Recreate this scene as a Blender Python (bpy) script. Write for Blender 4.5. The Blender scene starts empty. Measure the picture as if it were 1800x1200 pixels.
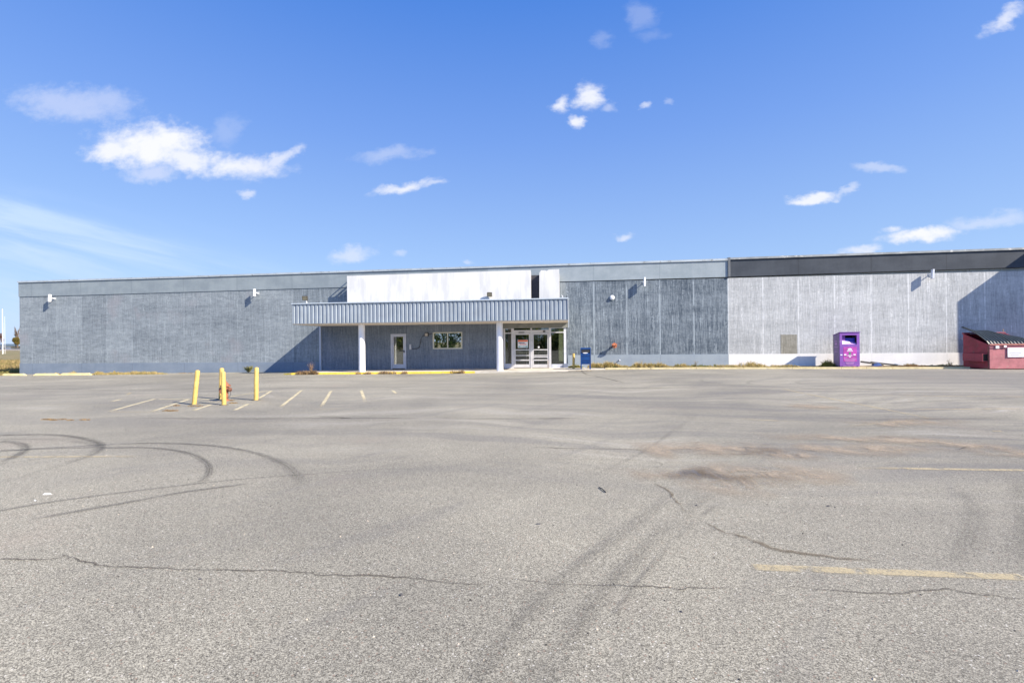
import bpy, bmesh, math, random
from mathutils import Vector, Matrix, noise as mnoise
random.seed(7)
R = math.radians
scene = bpy.context.scene
col = scene.collection

# ------------------------------------------------------------------ camera
CAMH = 1.70
F, M_, ROLL = 850.0, .119, .010
S_ = math.hypot(1, M_)
FWD = Vector((-M_/S_, 1/S_, 0)); RT0 = Vector((1/S_, M_/S_, 0)); UP0 = Vector((0, 0, 1))
RT = RT0*math.cos(ROLL) - UP0*math.sin(ROLL); UP = UP0*math.cos(ROLL) + RT0*math.sin(ROLL)
CAM = Vector((0, 0, CAMH))
cd = bpy.data.cameras.new('camera'); cam = bpy.data.objects.new('camera', cd); col.objects.link(cam)
cd.sensor_width = 36; cd.lens = F/1800*36; cd.clip_end = 6000; cd.clip_start = .05
cam.matrix_world = Matrix(((RT.x, UP.x, -FWD.x, 0), (RT.y, UP.y, -FWD.y, 0), (RT.z, UP.z, -FWD.z, CAMH), (0, 0, 0, 1)))
scene.camera = cam

# ------------------------------------------------------------------ light
SUNV = Vector((2.23, -1.0, 1.72)).normalized()
EL = math.asin(SUNV.z); AZ = math.atan2(SUNV.x, SUNV.y)
sd = bpy.data.lights.new('sun', 'SUN'); sd.energy = 4.7; sd.angle = R(.5); sd.color = (1, .89, .73)
sun = bpy.data.objects.new('sun', sd); col.objects.link(sun)
sun.rotation_euler = (-SUNV).to_track_quat('-Z', 'Y').to_euler(); sun.location = (0, 0, 30)
scene.view_settings.view_transform = 'Standard'; scene.view_settings.look = 'None'
scene.view_settings.gamma = 1; scene.view_settings.exposure = 1.1

# ------------------------------------------------------------------ node helpers
class N:
    def __init__(s, tree): s.t = tree; s.n = tree.nodes; s.l = tree.links
    def new(s, typ, **kw):
        n = s.n.new(typ)
        for k, v in kw.items(): setattr(n, k, v)
        return n
    def put(s, sock, v):
        if isinstance(v, bpy.types.NodeSocket): s.l.new(v, sock)
        elif v is not None: sock.default_value = v
    def math(s, op, a, b=None, c=None, clamp=False):
        n = s.new('ShaderNodeMath', operation=op, use_clamp=clamp)
        s.put(n.inputs[0], a); s.put(n.inputs[1], b)
        if c is not None: s.put(n.inputs[2], c)
        return n.outputs[0]
    def vmath(s, op, a, b=None):
        n = s.new('ShaderNodeVectorMath', operation=op); s.put(n.inputs[0], a)
        if b is not None: s.put(n.inputs[1], b)
        return n.outputs[0]
    def rng(s, v, a, b, c=0., d=1., smooth=True):
        n = s.new('ShaderNodeMapRange', interpolation_type='SMOOTHSTEP' if smooth else 'LINEAR')
        s.put(n.inputs['Value'], v)
        for k, x in zip(('From Min', 'From Max', 'To Min', 'To Max'), (a, b, c, d)): s.put(n.inputs[k], x)
        return n.outputs[0]
    def noise(s, vec, scale=1., detail=4., rough=.55, dist=0.):
        n = s.new('ShaderNodeTexNoise'); s.put(n.inputs['Vector'], vec)
        n.inputs['Scale'].default_value = scale; n.inputs['Detail'].default_value = detail
        n.inputs['Roughness'].default_value = rough; n.inputs['Distortion'].default_value = dist
        return n.outputs[0]
    def mix(s, f, a, b, mode='MIX'):
        n = s.new('ShaderNodeMix', data_type='RGBA', blend_type=mode); s.put(n.inputs[0], f)
        for i, x in ((6, a), (7, b)): s.put(n.inputs[i], (*x, 1) if isinstance(x, tuple) and len(x) == 3 else x)
        return n.outputs[2]
    def comb(s, x, y, z=0.):
        n = s.new('ShaderNodeCombineXYZ')
        for i, v in enumerate((x, y, z)): s.put(n.inputs[i], v)
        return n.outputs[0]
    def pos(s): return s.new('ShaderNodeNewGeometry').outputs['Position']
    def obj(s): return s.new('ShaderNodeTexCoord').outputs['Object']
    def scl(s, v, x, y, z): return s.vmath('MULTIPLY', v, (x, y, z))
    def sep(s, v):
        n = s.new('ShaderNodeSeparateXYZ'); s.put(n.inputs[0], v); return n.outputs
    def bump(s, h, strength=.3, dist=.02):
        n = s.new('ShaderNodeBump'); s.put(n.inputs['Height'], h)
        n.inputs['Strength'].default_value = strength; n.inputs['Distance'].default_value = dist
        return n.outputs[0]

# ------------------------------------------------------------------ sky
w = bpy.data.worlds.new('World'); scene.world = w; w.use_nodes = True
w.node_tree.nodes.clear(); q = N(w.node_tree)
sky = q.new('ShaderNodeTexSky', sky_type='NISHITA', sun_disc=False)
sky.sun_elevation = EL; sky.sun_rotation = AZ; sky.altitude = 200; sky.air_density = 1.0; sky.dust_density = .6; sky.ozone_density = 2.4
d = q.new('ShaderNodeTexCoord').outputs['Generated']
dx, dy, dz = q.sep(d)[:3]
dyc = q.math('MAXIMUM', dy, .08)
uv0 = q.comb(q.math('DIVIDE', dx, dyc), q.math('DIVIDE', dz, dyc))
wn = q.new('ShaderNodeTexNoise'); q.put(wn.inputs['Vector'], q.scl(uv0, 1, 1.5, 1)); wn.inputs['Scale'].default_value = 13; wn.inputs['Detail'].default_value = 6; wn.inputs['Roughness'].default_value = .62
warp = q.vmath('MULTIPLY', q.vmath('SUBTRACT', wn.outputs['Color'], (.5, .5, .5)), (.085, .05, 0))
uv = q.vmath('ADD', uv0, warp)
fine = q.noise(q.scl(uv0, 1, 1.6, 1), 27, 7, .60)
def uvpx(px, py):
    r = FWD + RT*(px-900)/F - UP*(py-600)/F
    return r.x/r.y, r.z/r.y
BL = [(125,184,112,32,8,.50,.9),(185,178,62,26,5,.42,.9),
 (262,258,108,42,4,1,0),(200,262,60,20,-6,.95,0),(300,250,66,38,12,1,0),(330,280,60,24,20,.9,0),(268,303,58,19,0,.62,.7),(420,292,92,21,6,.95,0),(440,298,50,22,0,.7,.2),(492,280,42,14,-22,.75,.2),
 (398,232,34,30,-40,.18,.9),(438,343,19,8,0,.6,.3),(688,271,66,13,-4,.32,.6),(712,329,56,10,-9,.85,0),(765,325,22,6,0,.5,.2),
 (618,447,44,14,-10,.55,.3),(705,440,16,7,0,.32,.3),(1036,172,28,23,10,.9,0),(990,182,18,16,0,.85,0),(1012,215,15,17,-10,.9,0),(1070,190,20,12,20,.35,.3),(1130,188,12,6,0,.55,.2),(1180,177,13,8,0,.25,.4),
 (1432,348,44,9,-2,.9,0),(1486,336,22,9,-30,.45,.2),(1548,297,44,10,2,.42,.5),(1622,416,80,13,-3,1,0),(1572,403,24,8,0,.7,.1),(1503,441,42,10,-6,.75,.2),(1735,388,84,14,-7,.42,.4),(1100,413,19,7,0,.6,.2),
 (1057,68,24,14,20,.16,.5),(1128,30,26,30,-50,.18,.3),(1145,66,32,14,0,.10,.5),(1768,34,48,16,-28,.75,.1),(822,461,12,5,0,.35,.3)]
mask = None; lil = None
for (cx, cy, rx, ry, rot, st, li) in BL:
    u, v = uvpx(cx, cy); u2, _ = uvpx(cx+rx, cy); _, v2 = uvpx(cx, cy-ry)
    mp = q.new('ShaderNodeMapping', vector_type='TEXTURE'); q.put(mp.inputs['Vector'], uv)
    mp.inputs['Location'].default_value = (u, v, 0); mp.inputs['Rotation'].default_value = (0, 0, R(-rot)); mp.inputs['Scale'].default_value = (abs(u2-u), abs(v2-v), 1)
    ln = q.new('ShaderNodeVectorMath', operation='LENGTH'); q.l.new(mp.outputs[0], ln.inputs[0])
    e = q.math('MULTIPLY_ADD', fine, 1.25, ln.outputs['Value'])
    m = q.rng(e, 1.86, .80, 0, st)
    mask = m if mask is None else q.math('MAXIMUM', mask, m)
    if li > .05:
        ml = q.math('MULTIPLY', m, li); lil = ml if lil is None else q.math('MAXIMUM', lil, ml)
# thin streaky cirrus low on the left
u0, v0 = uvpx(0, 345); u1, v1 = uvpx(560, 475)
ang = math.atan2(v1-v0, u1-u0)
mp = q.new('ShaderNodeMapping', vector_type='TEXTURE'); q.put(mp.inputs['Vector'], uv0)
mp.inputs['Location'].default_value = (u0, v0, 0); mp.inputs['Rotation'].default_value = (0, 0, ang)
cx_, cy_ = q.sep(mp.outputs[0])[:2]
st1 = q.noise(q.comb(q.math('MULTIPLY', cx_, 1.6), q.math('MULTIPLY', cy_, 17)), 1.0, 7, .6, .35)
st2 = q.noise(q.comb(q.math('MULTIPLY', cx_, .8), q.math('MULTIPLY', cy_, 6)), 1.3, 3, .5, .2)
cir = q.math('MULTIPLY', q.rng(st1, .36, .66, .12, 1), q.rng(st2, .32, .58, .3, 1))
edge = q.rng(cy_, .055, -.03)
low = q.rng(cx_, .95, .25, 0, 1)
cir = q.math('MULTIPLY', q.math('MULTIPLY', cir, edge), q.math('MULTIPLY', low, .85))
front = q.rng(dy, .1, .25)
gr = q.new('ShaderNodeValToRGB'); q.put(gr.inputs[0], q.math('MAXIMUM', dz, 0.))
els = gr.color_ramp.elements
for i, (ps, c_) in enumerate([(0., (3.0, 4.2, 6.3)), (.14, (2.35, 3.65, 6.2)), (.38, (1.22, 2.45, 5.9)), (.58, (.46, 1.62, 5.3)), (1., (.30, 1.2, 4.4))]):
    e_ = els[i] if i < 2 else els.new(ps); e_.position = ps; e_.color = (*c_, 1)
sk = q.mix(.80, sky.outputs[0], gr.outputs[0])
sb = q.rng(dy, .15, -.5, 1, 1.35); sk = q.mix(1., sk, q.comb(sb, sb, sb), 'MULTIPLY')   # the sky is brighter on the sun's side
ccol = q.mix(lil, (6.0, 6.1, 6.5), (3.3, 3.9, 6.1))
sk = q.mix(q.math('MULTIPLY', cir, front), sk, (3.9, 5.0, 7.0))
sk = q.mix(q.math('MULTIPLY', mask, front), sk, ccol)
bg = q.new('ShaderNodeBackground'); q.l.new(sk, bg.inputs[0]); bg.inputs[1].default_value = .075
ow = q.new('ShaderNodeOutputWorld'); q.l.new(bg.outputs[0], ow.inputs[0])

# ------------------------------------------------------------------ ground shape, pixel lookups
PX = [(-60,-.30),(-38.5,-.26),(-30,-.23),(-20,-.15),(-15,-.085),(-9,-.06),(-4,-.02),(0,.05),(6,.072),(12,.058),(16,.045),(60,.02)]
def lerp_tab(t, x):
    if x <= t[0][0]: return t[0][1]
    for (a, za), (b, zb) in zip(t, t[1:]):
        if x <= b: return za+(zb-za)*(x-a)/(b-a)
    return t[-1][1]
def zg(x, y):
    k = max(0, min(1, (y-9)/15.)); k = k*k*(3-2*k)
    return lerp_tab(PX, x)*k
D = 30/S_
def ray(px, py): return FWD + RT*(px-900)/F - UP*(py-600)/F
def W(px, py, off=0.):
    r = ray(px, py); p = CAM + r*((D-off)/r.y); return p.x, p.z
def at(px, py, extra=0.):
    z = 0.
    for _ in range(6):
        r = ray(px, py); p = CAM + r*((z-CAMH)/r.z); z = zg(p.x, p.y)+extra
    return Vector((p.x, p.y, z))

# ------------------------------------------------------------------ object helpers
def tag(o, label=None, cat=None, group=None, kind=None):
    for k, v in (('label', label), ('category', cat), ('group', group), ('kind', kind)):
        if v: o[k] = v
    return o
def empty(name, loc, label=None, cat=None, group=None, rz=0):
    o = bpy.data.objects.new(name, None); col.objects.link(o); o.location = loc; o.rotation_euler = (0, 0, rz)
    o.empty_display_size = .2
    return tag(o, label, cat, group)
class MB:
    """collects shapes, builds one mesh object"""
    def __init__(s): s.b = bmesh.new()
    def hexa(s, v):
        vs = [s.b.verts.new(p) for p in v]
        for f in ((0,3,2,1),(4,5,6,7),(0,1,5,4),(1,2,6,5),(2,3,7,6),(3,0,4,7)): s.b.faces.new([vs[i] for i in f])
        return s
    def box(s, x0, x1, y0, y1, z0, z1, m=None):
        v = [(x0,y0,z0),(x1,y0,z0),(x1,y1,z0),(x0,y1,z0),(x0,y0,z1),(x1,y0,z1),(x1,y1,z1),(x0,y1,z1)]
        if m: v = [m @ Vector(p) for p in v]
        return s.hexa(v)
    def prism(s, pts, y0, y1):          # polygon in x,z extruded along y
        a = [s.b.verts.new((x, y0, z)) for x, z in pts]; b = [s.b.verts.new((x, y1, z)) for x, z in pts]
        s.b.faces.new(a); s.b.faces.new(b[::-1]); n = len(pts)
        for i in range(n): s.b.faces.new((a[i], b[i], b[(i+1) % n], a[(i+1) % n]))
        return s
    def prismx(s, pts, x0, x1):         # polygon in y,z extruded along x
        a = [s.b.verts.new((x0, y, z)) for y, z in pts]; b = [s.b.verts.new((x1, y, z)) for y, z in pts]
        s.b.faces.new(a[::-1]); s.b.faces.new(b); n = len(pts)
        for i in range(n): s.b.faces.new((a[i], a[(i+1) % n], b[(i+1) % n], b[i]))
        return s
    def tube(s, pts, r, n=12, caps=True):
        pts = [Vector(p) for p in pts]; rr = r if isinstance(r, (list, tuple)) else [r]*len(pts); rings = []
        for i, p in enumerate(pts):
            t = (pts[min(i+1, len(pts)-1)] - pts[max(i-1, 0)]).normalized()
            a = Vector((0, 0, 1)) if abs(t.z) < .9 else Vector((1, 0, 0))
            u = t.cross(a).normalized(); v = t.cross(u)
            rings.append([s.b.verts.new(p + (u*math.cos(k*2*math.pi/n) + v*math.sin(k*2*math.pi/n))*rr[i]) for k in range(n)])
        for a, b in zip(rings, rings[1:]):
            for k in range(n): s.b.faces.new((a[k], a[(k+1) % n], b[(k+1) % n], b[k]))
        if caps: s.b.faces.new(rings[0][::-1]); s.b.faces.new(rings[-1])
        return s
    def build(s, name, m, parent=None, smooth=False, bevel=0, label=None):
        bmesh.ops.recalc_face_normals(s.b, faces=s.b.faces)
        if bevel: bmesh.ops.bevel(s.b, geom=s.b.edges[:], offset=bevel, segments=2, affect='EDGES', clamp_overlap=True)
        me = bpy.data.meshes.new(name); s.b.to_mesh(me); s.b.free()
        o = bpy.data.objects.new(name, me); col.objects.link(o); me.materials.append(m)
        if smooth:
            for p in me.polygons: p.use_smooth = True
            try: me.set_sharp_from_angle(angle=R(38))
            except Exception: pass
        if parent: o.parent = parent
        if label: o['label'] = label
        return o
def pyd(name, verts, faces, m, parent=None):
    me = bpy.data.meshes.new(name); me.from_pydata(verts, [], faces); me.update()
    o = bpy.data.objects.new(name, me); col.objects.link(o); me.materials.append(m)
    if parent: o.parent = parent
    return o

# ------------------------------------------------------------------ materials
def newmat(name):
    m = bpy.data.materials.new(name); m.use_nodes = True; m.node_tree.nodes.clear(); k = N(m.node_tree)
    p = k.new('ShaderNodeBsdfPrincipled'); o = k.new('ShaderNodeOutputMaterial'); k.l.new(p.outputs[0], o.inputs[0])
    return m, k, p, o
def simple(name, c, rough=.6, metal=0., var=.12, scale=3., bump=.0, c2=None, spots=None):
    m, k, p, o = newmat(name); P = k.obj()
    n = k.noise(P, scale, 5, .6)
    a = tuple(x*(1-var) for x in c); b = tuple(min(1, x*(1+var)) for x in c)
    cc = k.mix(k.rng(n, .3, .7), a, b)
    if c2: cc = k.mix(k.rng(k.noise(P, spots or scale*2.3, 6, .7), .56, .68), cc, c2)
    k.l.new(cc, p.inputs['Base Color']); p.inputs['Roughness'].default_value = rough; p.inputs['Metallic'].default_value = metal
    if bump: k.l.new(k.bump(k.noise(P, scale*14, 4, .6), bump, .01), p.inputs['Normal'])
    return m

def ribbed(name, dark, light, bias=.5, vert=1., horiz=.5, seam=.5, warm=None, crest_light_=.3):
    """raked, painted rib concrete: patchy tone, rib light and shade put into the colour, cross streaks, panel joints every 1.95 m"""
    m, k, p, o = newmat(name); P = k.pos(); x, y, z = k.sep(P)[:3]
    wob = k.math('MULTIPLY', k.math('SUBTRACT', k.noise(k.comb(k.math('MULTIPLY', x, .8), k.math('MULTIPLY', z, .5)), 1, 3), .5), .10)
    xx = k.math('ADD', x, wob)
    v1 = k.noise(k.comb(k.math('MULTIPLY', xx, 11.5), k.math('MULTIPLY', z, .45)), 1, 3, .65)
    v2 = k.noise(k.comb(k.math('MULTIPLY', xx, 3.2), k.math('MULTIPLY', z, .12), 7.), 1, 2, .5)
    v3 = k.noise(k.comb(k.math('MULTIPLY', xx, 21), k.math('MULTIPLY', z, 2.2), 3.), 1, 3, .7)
    h1 = k.noise(k.comb(k.math('MULTIPLY', x, 1.9), k.math('MULTIPLY', z, 6.), 4.), 1, 4, .65)
    h2 = k.noise(k.comb(k.math('MULTIPLY', x, .35), k.math('MULTIPLY', z, 1.1), 9.), 1, 4, .6)
    sp = k.noise(k.comb(k.math('MULTIPLY', x, 9), k.math('MULTIPLY', z, 9), 1.), 1, 4, .7)
    def c(v, g): return k.math('MULTIPLY', k.math('SUBTRACT', v, .5), g)
    tot = bias
    for v, g in ((v1, 1.0*vert), (v2, .30*vert), (v3, 1.0*vert), (h1, .85*horiz), (h2, .75), (sp, .75)):  # groove shade and rib highlights mixed into the patchy paint colour
        tot = k.math('ADD', tot, c(v, g))
    q_ = k.math('DIVIDE', k.math('SUBTRACT', x, 9.29-1.95*40), 1.95)
    pan = k.new('ShaderNodeTexWhiteNoise', noise_dimensions='1D'); k.put(pan.inputs['W'], k.math('FLOOR', q_))
    tot = k.math('ADD', tot, c(pan.outputs[0], .16))
    # shallow lift marks
    lift = k.math('FLOOR', k.math('DIVIDE', k.math('ADD', z, .3), 1.55))
    lw = k.new('ShaderNodeTexWhiteNoise', noise_dimensions='2D'); k.put(lw.inputs['Vector'], k.comb(k.math('FLOOR', k.math('MULTIPLY', q_, .5)), lift))
    tot = k.math('ADD', tot, c(lw.outputs[0], .12))
    crest = k.rng(k.noise(k.comb(k.math('MULTIPLY', xx, 6.5), k.math('MULTIPLY', z, .55), 12.), 1, 2, .5), .60, .68, 0, crest_light_)  # bright sunlit rib crests painted in as colour
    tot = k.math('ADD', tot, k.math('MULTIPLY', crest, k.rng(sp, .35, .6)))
    fr = k.math('FRACT', q_); dd = k.math('MINIMUM', fr, k.math('SUBTRACT', 1., fr))
    sm = k.math('MULTIPLY', k.rng(dd, .026, .008), k.rng(k.noise(k.comb(q_, k.math('MULTIPLY', z, 1.2)), 1.7, 3), .32, .55, .2, 1))
    tot = k.math('ADD', tot, k.math('MULTIPLY', sm, seam))
    f = k.math('ADD', tot, 0., clamp=True)
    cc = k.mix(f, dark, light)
    if warm: cc = k.mix(k.rng(k.noise(P, .55, 4, .6), .56, .74, 0, .55), cc, warm)
    k.l.new(cc, p.inputs['Base Color']); p.inputs['Roughness'].default_value = .92; p.inputs['Specular IOR Level'].default_value = .2
    k.l.new(k.bump(k.math('ADD', k.math('MULTIPLY', v1, .8), k.math('MULTIPLY', sp, .3)), .55, .02), p.inputs['Normal'])
    return m
def band(name, c, c2, seamc=.8):
    m, k, p, o = newmat(name); P = k.pos(); x, y, z = k.sep(P)[:3]
    n = k.noise(k.comb(k.math('MULTIPLY', x, .5), k.math('MULTIPLY', z, .9)), 1.3, 5, .6)
    n2 = k.noise(k.comb(k.math('MULTIPLY', x, 3), k.math('MULTIPLY', z, .4)), 1, 4, .6)
    n3 = k.noise(P, 9, 4, .7)
    f = k.math('ADD', k.math('ADD', k.math('MULTIPLY', n, .6), k.math('MULTIPLY', n2, .25)), k.math('MULTIPLY', n3, .15))
    cc = k.mix(k.rng(f, .38, .62), c, c2)
    q_ = k.math('DIVIDE', k.math('SUBTRACT', x, 9.29-3.9*40), 3.9); fr = k.math('FRACT', q_); dd = k.math('MINIMUM', fr, k.math('SUBTRACT', 1., fr))
    cc = k.mix(k.rng(dd, .010, .004, 0, .5), cc, tuple(v*seamc for v in c))
    k.l.new(cc, p.inputs['Base Color']); p.inputs['Roughness'].default_value = .85
    k.l.new(k.bump(n3, .12, .01), p.inputs['Normal'])
    return m

def asphalt_mat():
    m, k, p, o = newmat('worn_asphalt'); P = k.pos(); x, y, z = k.sep(P)[:3]
    P2 = k.comb(x, y, 0.)
    def stones(sc, seed):
        v = k.new('ShaderNodeTexVoronoi', voronoi_dimensions='2D'); k.put(v.inputs['Vector'], k.vmath('ADD', P2, (seed, seed*1.7, 0))); v.inputs['Scale'].default_value = sc
        return v.outputs['Distance'], k.sep(v.outputs['Color'])[:3]
    d1, c1 = stones(150, 0.); d2, c2 = stones(310, 3.3); d3, c3 = stones(33, 7.7)
    f = k.math('MULTIPLY', k.math('POWER', c1[0], 1.3), .80)
    f = k.math('ADD', f, k.math('MULTIPLY', c2[1], .42))
    grain = k.noise(P2, 40, 4, .75)
    f = k.math('ADD', f, k.math('MULTIPLY', k.math('SUBTRACT', grain, .5), .55))
    f = k.math('SUBTRACT', f, k.rng(d1, .45, .85, 0, .55))
    cc = k.mix(k.rng(f, .0, 1.25, smooth=False), (.105, .099, .080), (.555, .527, .432))
    # single warm, rusty or near-black stones
    cc = k.mix(k.math('MULTIPLY', k.math('GREATER_THAN', c3[0], .93), k.rng(d3, .26, .16, 0, .55)), cc, (.30, .20, .15))
    cc = k.mix(k.math('MULTIPLY', k.math('GREATER_THAN', c3[1], .94), k.rng(d3, .22, .12, 0, .85)), cc, (.045, .042, .04))
    cc = k.mix(k.math('MULTIPLY', k.math('GREATER_THAN', c1[1], .95), .55), cc, (.05, .046, .04))
    cc = k.mix(k.math('MULTIPLY', k.math('GREATER_THAN', c3[2], .95), k.rng(d3, .22, .12, 0, .7)), cc, (.72, .70, .64))
    # wear: broad tone changes, traffic streaks, sandy wash
    big = k.noise(P2, .16, 4, .55, .4)
    cc = k.mix(1., cc, k.mix(k.rng(big, .36, .60), (.80, .80, .80), (1.07, 1.065, 1.04)), 'MULTIPLY')
    # driven-over lanes: long smeared streaks in front of the shops
    sw = k.noise(P2, .09, 3, .5)
    sx = k.math('ADD', k.math('MULTIPLY', y, 1.0), k.math('MULTIPLY', sw, 9.))
    strk = k.noise(k.comb(k.math('MULTIPLY', x, .13), k.math('MULTIPLY', sx, 1.25)), 1., 6, .62, .3)
    amt = k.math('MULTIPLY', k.rng(x, -8, 10, .45, 1), k.rng(y, 3.5, 8, 0, 1))
    cc = k.mix(k.math('MULTIPLY', k.rng(strk, .45, .64, 0, .60), amt), cc, (.135, .132, .132))
    cc = k.mix(k.math('MULTIPLY', k.rng(strk, .45, .33, 0, .34), amt), cc, (.45, .43, .40))
    dg = k.math('MULTIPLY', k.rng(x, 2, 20), k.rng(y, 7, 20))
    cc = k.mix(k.math('MULTIPLY', dg, .5), cc, (.195, .188, .178))
    st2 = k.noise(k.comb(k.math('ADD', k.math('MULTIPLY', x, .9), k.math('MULTIPLY', y, -.62)), k.math('MULTIPLY', k.math('ADD', k.math('MULTIPLY', y, .9), k.math('MULTIPLY', x, .62)), .12)), 1.5, 5, .6)
    cc = k.mix(k.math('MULTIPLY', k.rng(st2, .54, .72, 0, .30), k.rng(y, 1.5, 3)), cc, (.14, .137, .135))
    cc = k.mix(k.math('MULTIPLY', k.rng(x, .5, 4.5), k.rng(y, 9, 2, 0, .22)), cc, (.16, .155, .15))
    warm = k.noise(P2, .45, 5, .62)
    cc = k.mix(k.rng(warm, .56, .76, 0, .30), cc, (.30, .245, .20))
    k.l.new(cc, p.inputs['Base Color']); p.inputs['Roughness'].default_value = .88; p.inputs['Specular IOR Level'].default_value = .25
    hh = k.math('ADD', k.math('MULTIPLY', k.math('SUBTRACT', 1., d1), .7), k.math('MULTIPLY', c1[2], .5))
    k.l.new(k.bump(hh, .42, .006), p.inputs['Normal'])
    return m
def decal(name, c, amount=.6, nscale=3., lo=.35, hi=.65, grain=.5, c2=None, streak=None, rough=.9):
    """thin film on the asphalt (rubber, paint, sand): feathered by UV.y, broken by noise"""
    m, k, p, o = newmat(name); P = k.pos()
    uvn = k.new('ShaderNodeUVMap').outputs[0]; u, v = k.sep(uvn)[:2]
    a = k.math('SUBTRACT', 1., k.math('ABSOLUTE', k.math('MULTIPLY_ADD', v, 2., -1.)))
    att = k.new('ShaderNodeAttribute', attribute_name='soft'); soft = att.outputs['Fac']
    e = k.rng(a, 0., soft)
    n = k.rng(k.noise(P, nscale, 5, .65), lo, hi)
    g = k.rng(k.noise(P, 60, 4, .8), .5-.32*grain-.05, .5+.25*grain, 1-grain, 1)
    fac = k.math('MULTIPLY', k.math('MULTIPLY', e, k.math('MULTIPLY', n, g)), amount)
    at2 = k.new('ShaderNodeAttribute', attribute_name='fade'); fac = k.math('MULTIPLY', fac, at2.outputs['Fac'])
    if streak:
        sk_ = k.noise(k.comb(k.math('MULTIPLY', u, .6), k.math('MULTIPLY', v, streak)), 1, 3, .6)
        fac = k.math('MULTIPLY', fac, k.rng(sk_, .35, .6, .35, 1))
    cc = c
    if c2:
        cc = k.mix(k.rng(k.noise(P, 38, 4, .8), .35, .65), c, c2); k.l.new(cc, p.inputs['Base Color'])
    else: p.inputs['Base Color'].default_value = (*c, 1)
    p.inputs['Roughness'].default_value = rough; p.inputs['Specular IOR Level'].default_value = .2
    tr = k.new('ShaderNodeBsdfTransparent'); mx = k.new('ShaderNodeMixShader'); k.l.new(fac, mx.inputs[0]); k.l.new(tr.outputs[0], mx.inputs[1]); k.l.new(p.outputs[0], mx.inputs[2]); k.l.new(mx.outputs[0], o.inputs[0])
    return m
def glass_mat(name, tint, refl=.3, rough=.02):
    m, k, p, o = newmat(name)
    g = k.new('ShaderNodeBsdfGlossy'); g.inputs['Roughness'].default_value = rough; g.inputs['Color'].default_value = (.9, .93, .92, 1)
    t = k.new('ShaderNodeBsdfTransparent'); t.inputs['Color'].default_value = (*tint, 1)
    mx = k.new('ShaderNodeMixShader'); mx.inputs[0].default_value = refl
    n = k.noise(k.obj(), 1.3, 2, .5); k.l.new(k.bump(n, .03, .05), g.inputs['Normal'])
    k.l.new(t.outputs[0], mx.inputs[1]); k.l.new(g.outputs[0], mx.inputs[2]); k.l.new(mx.outputs[0], o.inputs[0])
    return m
def leafmat(name, a, b, scale=2.2, trans=.25):
    m, k, p, o = newmat(name); P = k.pos()
    cc = k.mix(k.rng(k.noise(P, scale, 3, .6), .35, .65), a, b)
    rn = k.new('ShaderNodeNewGeometry').outputs['Random Per Island']
    cc = k.mix(1., cc, k.mix(rn, (.7, .7, .7), (1.3, 1.25, 1.15)), 'MULTIPLY')
    k.l.new(cc, p.inputs['Base Color']); p.inputs['Roughness'].default_value = .8
    tl = k.new('ShaderNodeBsdfTranslucent'); k.l.new(cc, tl.inputs[0]); mx = k.new('ShaderNodeMixShader'); mx.inputs[0].default_value = trans
    k.l.new(p.outputs[0], mx.inputs[1]); k.l.new(tl.outputs[0], mx.inputs[2]); k.l.new(mx.outputs[0], o.inputs[0])
    return m

ASPH = asphalt_mat()
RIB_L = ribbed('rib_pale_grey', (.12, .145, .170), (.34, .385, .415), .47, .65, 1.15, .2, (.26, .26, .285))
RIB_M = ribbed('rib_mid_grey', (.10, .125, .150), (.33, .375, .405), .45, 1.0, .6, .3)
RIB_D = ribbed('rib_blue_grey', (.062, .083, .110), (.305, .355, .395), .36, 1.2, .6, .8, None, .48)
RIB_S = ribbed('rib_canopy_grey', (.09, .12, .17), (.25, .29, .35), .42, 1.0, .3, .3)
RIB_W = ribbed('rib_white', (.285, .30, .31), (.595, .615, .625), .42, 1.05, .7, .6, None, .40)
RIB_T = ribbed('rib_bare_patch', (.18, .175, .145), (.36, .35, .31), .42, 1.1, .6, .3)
BAND_L = band('band_grey', (.195, .235, .265), (.25, .295, .32))
BAND_R = band('band_pale_grey', (.24, .29, .325), (.30, .35, .385))
BAND_D = band('band_charcoal', (.032, .042, .058), (.050, .062, .080), .5)
PLI_L = band('plinth_grey', (.16, .205, .265), (.20, .245, .305))
PLI_R = band('plinth_pale_grey', (.24, .29, .345), (.29, .34, .385))
PLI_W = band('plinth_white', (.66, .66, .66), (.74, .74, .73), .9)
FASC = simple('fascia_metal', (.265, .31, .36), .45, 0, .08, 1.6)
COPM = simple('coping_metal', (.42, .47, .50), .5, .2, .1, 2, 0, (.25, .26, .26))
COPD = simple('dark_coping', (.26, .28, .29), .5, .2, .2, 1.5, 0, (.5, .5, .48))
SOFF = simple('soffit_beige', (.78, .69, .58), .85, 0, .08, .6, 0, (.55, .47, .38), .9)
WHITE = simple('white_paint', (.80, .81, .84), .55, 0, .05, 1.3)
ALU = simple('aluminium', (.60, .60, .63), .42, .25, .08, 3)
TRIMG = simple('grey_trim', (.40, .45, .53), .6, 0, .06, 2)
DARK = simple('dark_metal', (.03, .03, .033), .5, 0, .2, 4)
YEL = simple('yellow_paint', (.54, .385, .11), .6, 0, .16, 9, .2, (.33, .21, .09), 16)
YELC = simple('yellow_curb_paint', (.82, .60, .07), .75, 0, .15, 5, .2, (.52, .46, .34), 3.2)
YELP = simple('faded_yellow_curb', (.62, .53, .30), .85, 0, .18, 4, .2, (.45, .42, .36), 5)
CONC = simple('pale_concrete', (.50, .47, .41), .9, 0, .12, 2.5, .2, (.36, .33, .28), 4)
RUST = simple('rusty_red', (.29, .11, .062), .75, 0, .25, 14, .3, (.14, .065, .045), 22)
ORAN = simple('orange_red', (.62, .20, .09), .6, 0, .2, 20, .2, (.25, .09, .05), 40)
BLUE = simple('blue_steel', (.006, .052, .20), .35, 0, .12, 5)
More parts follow.
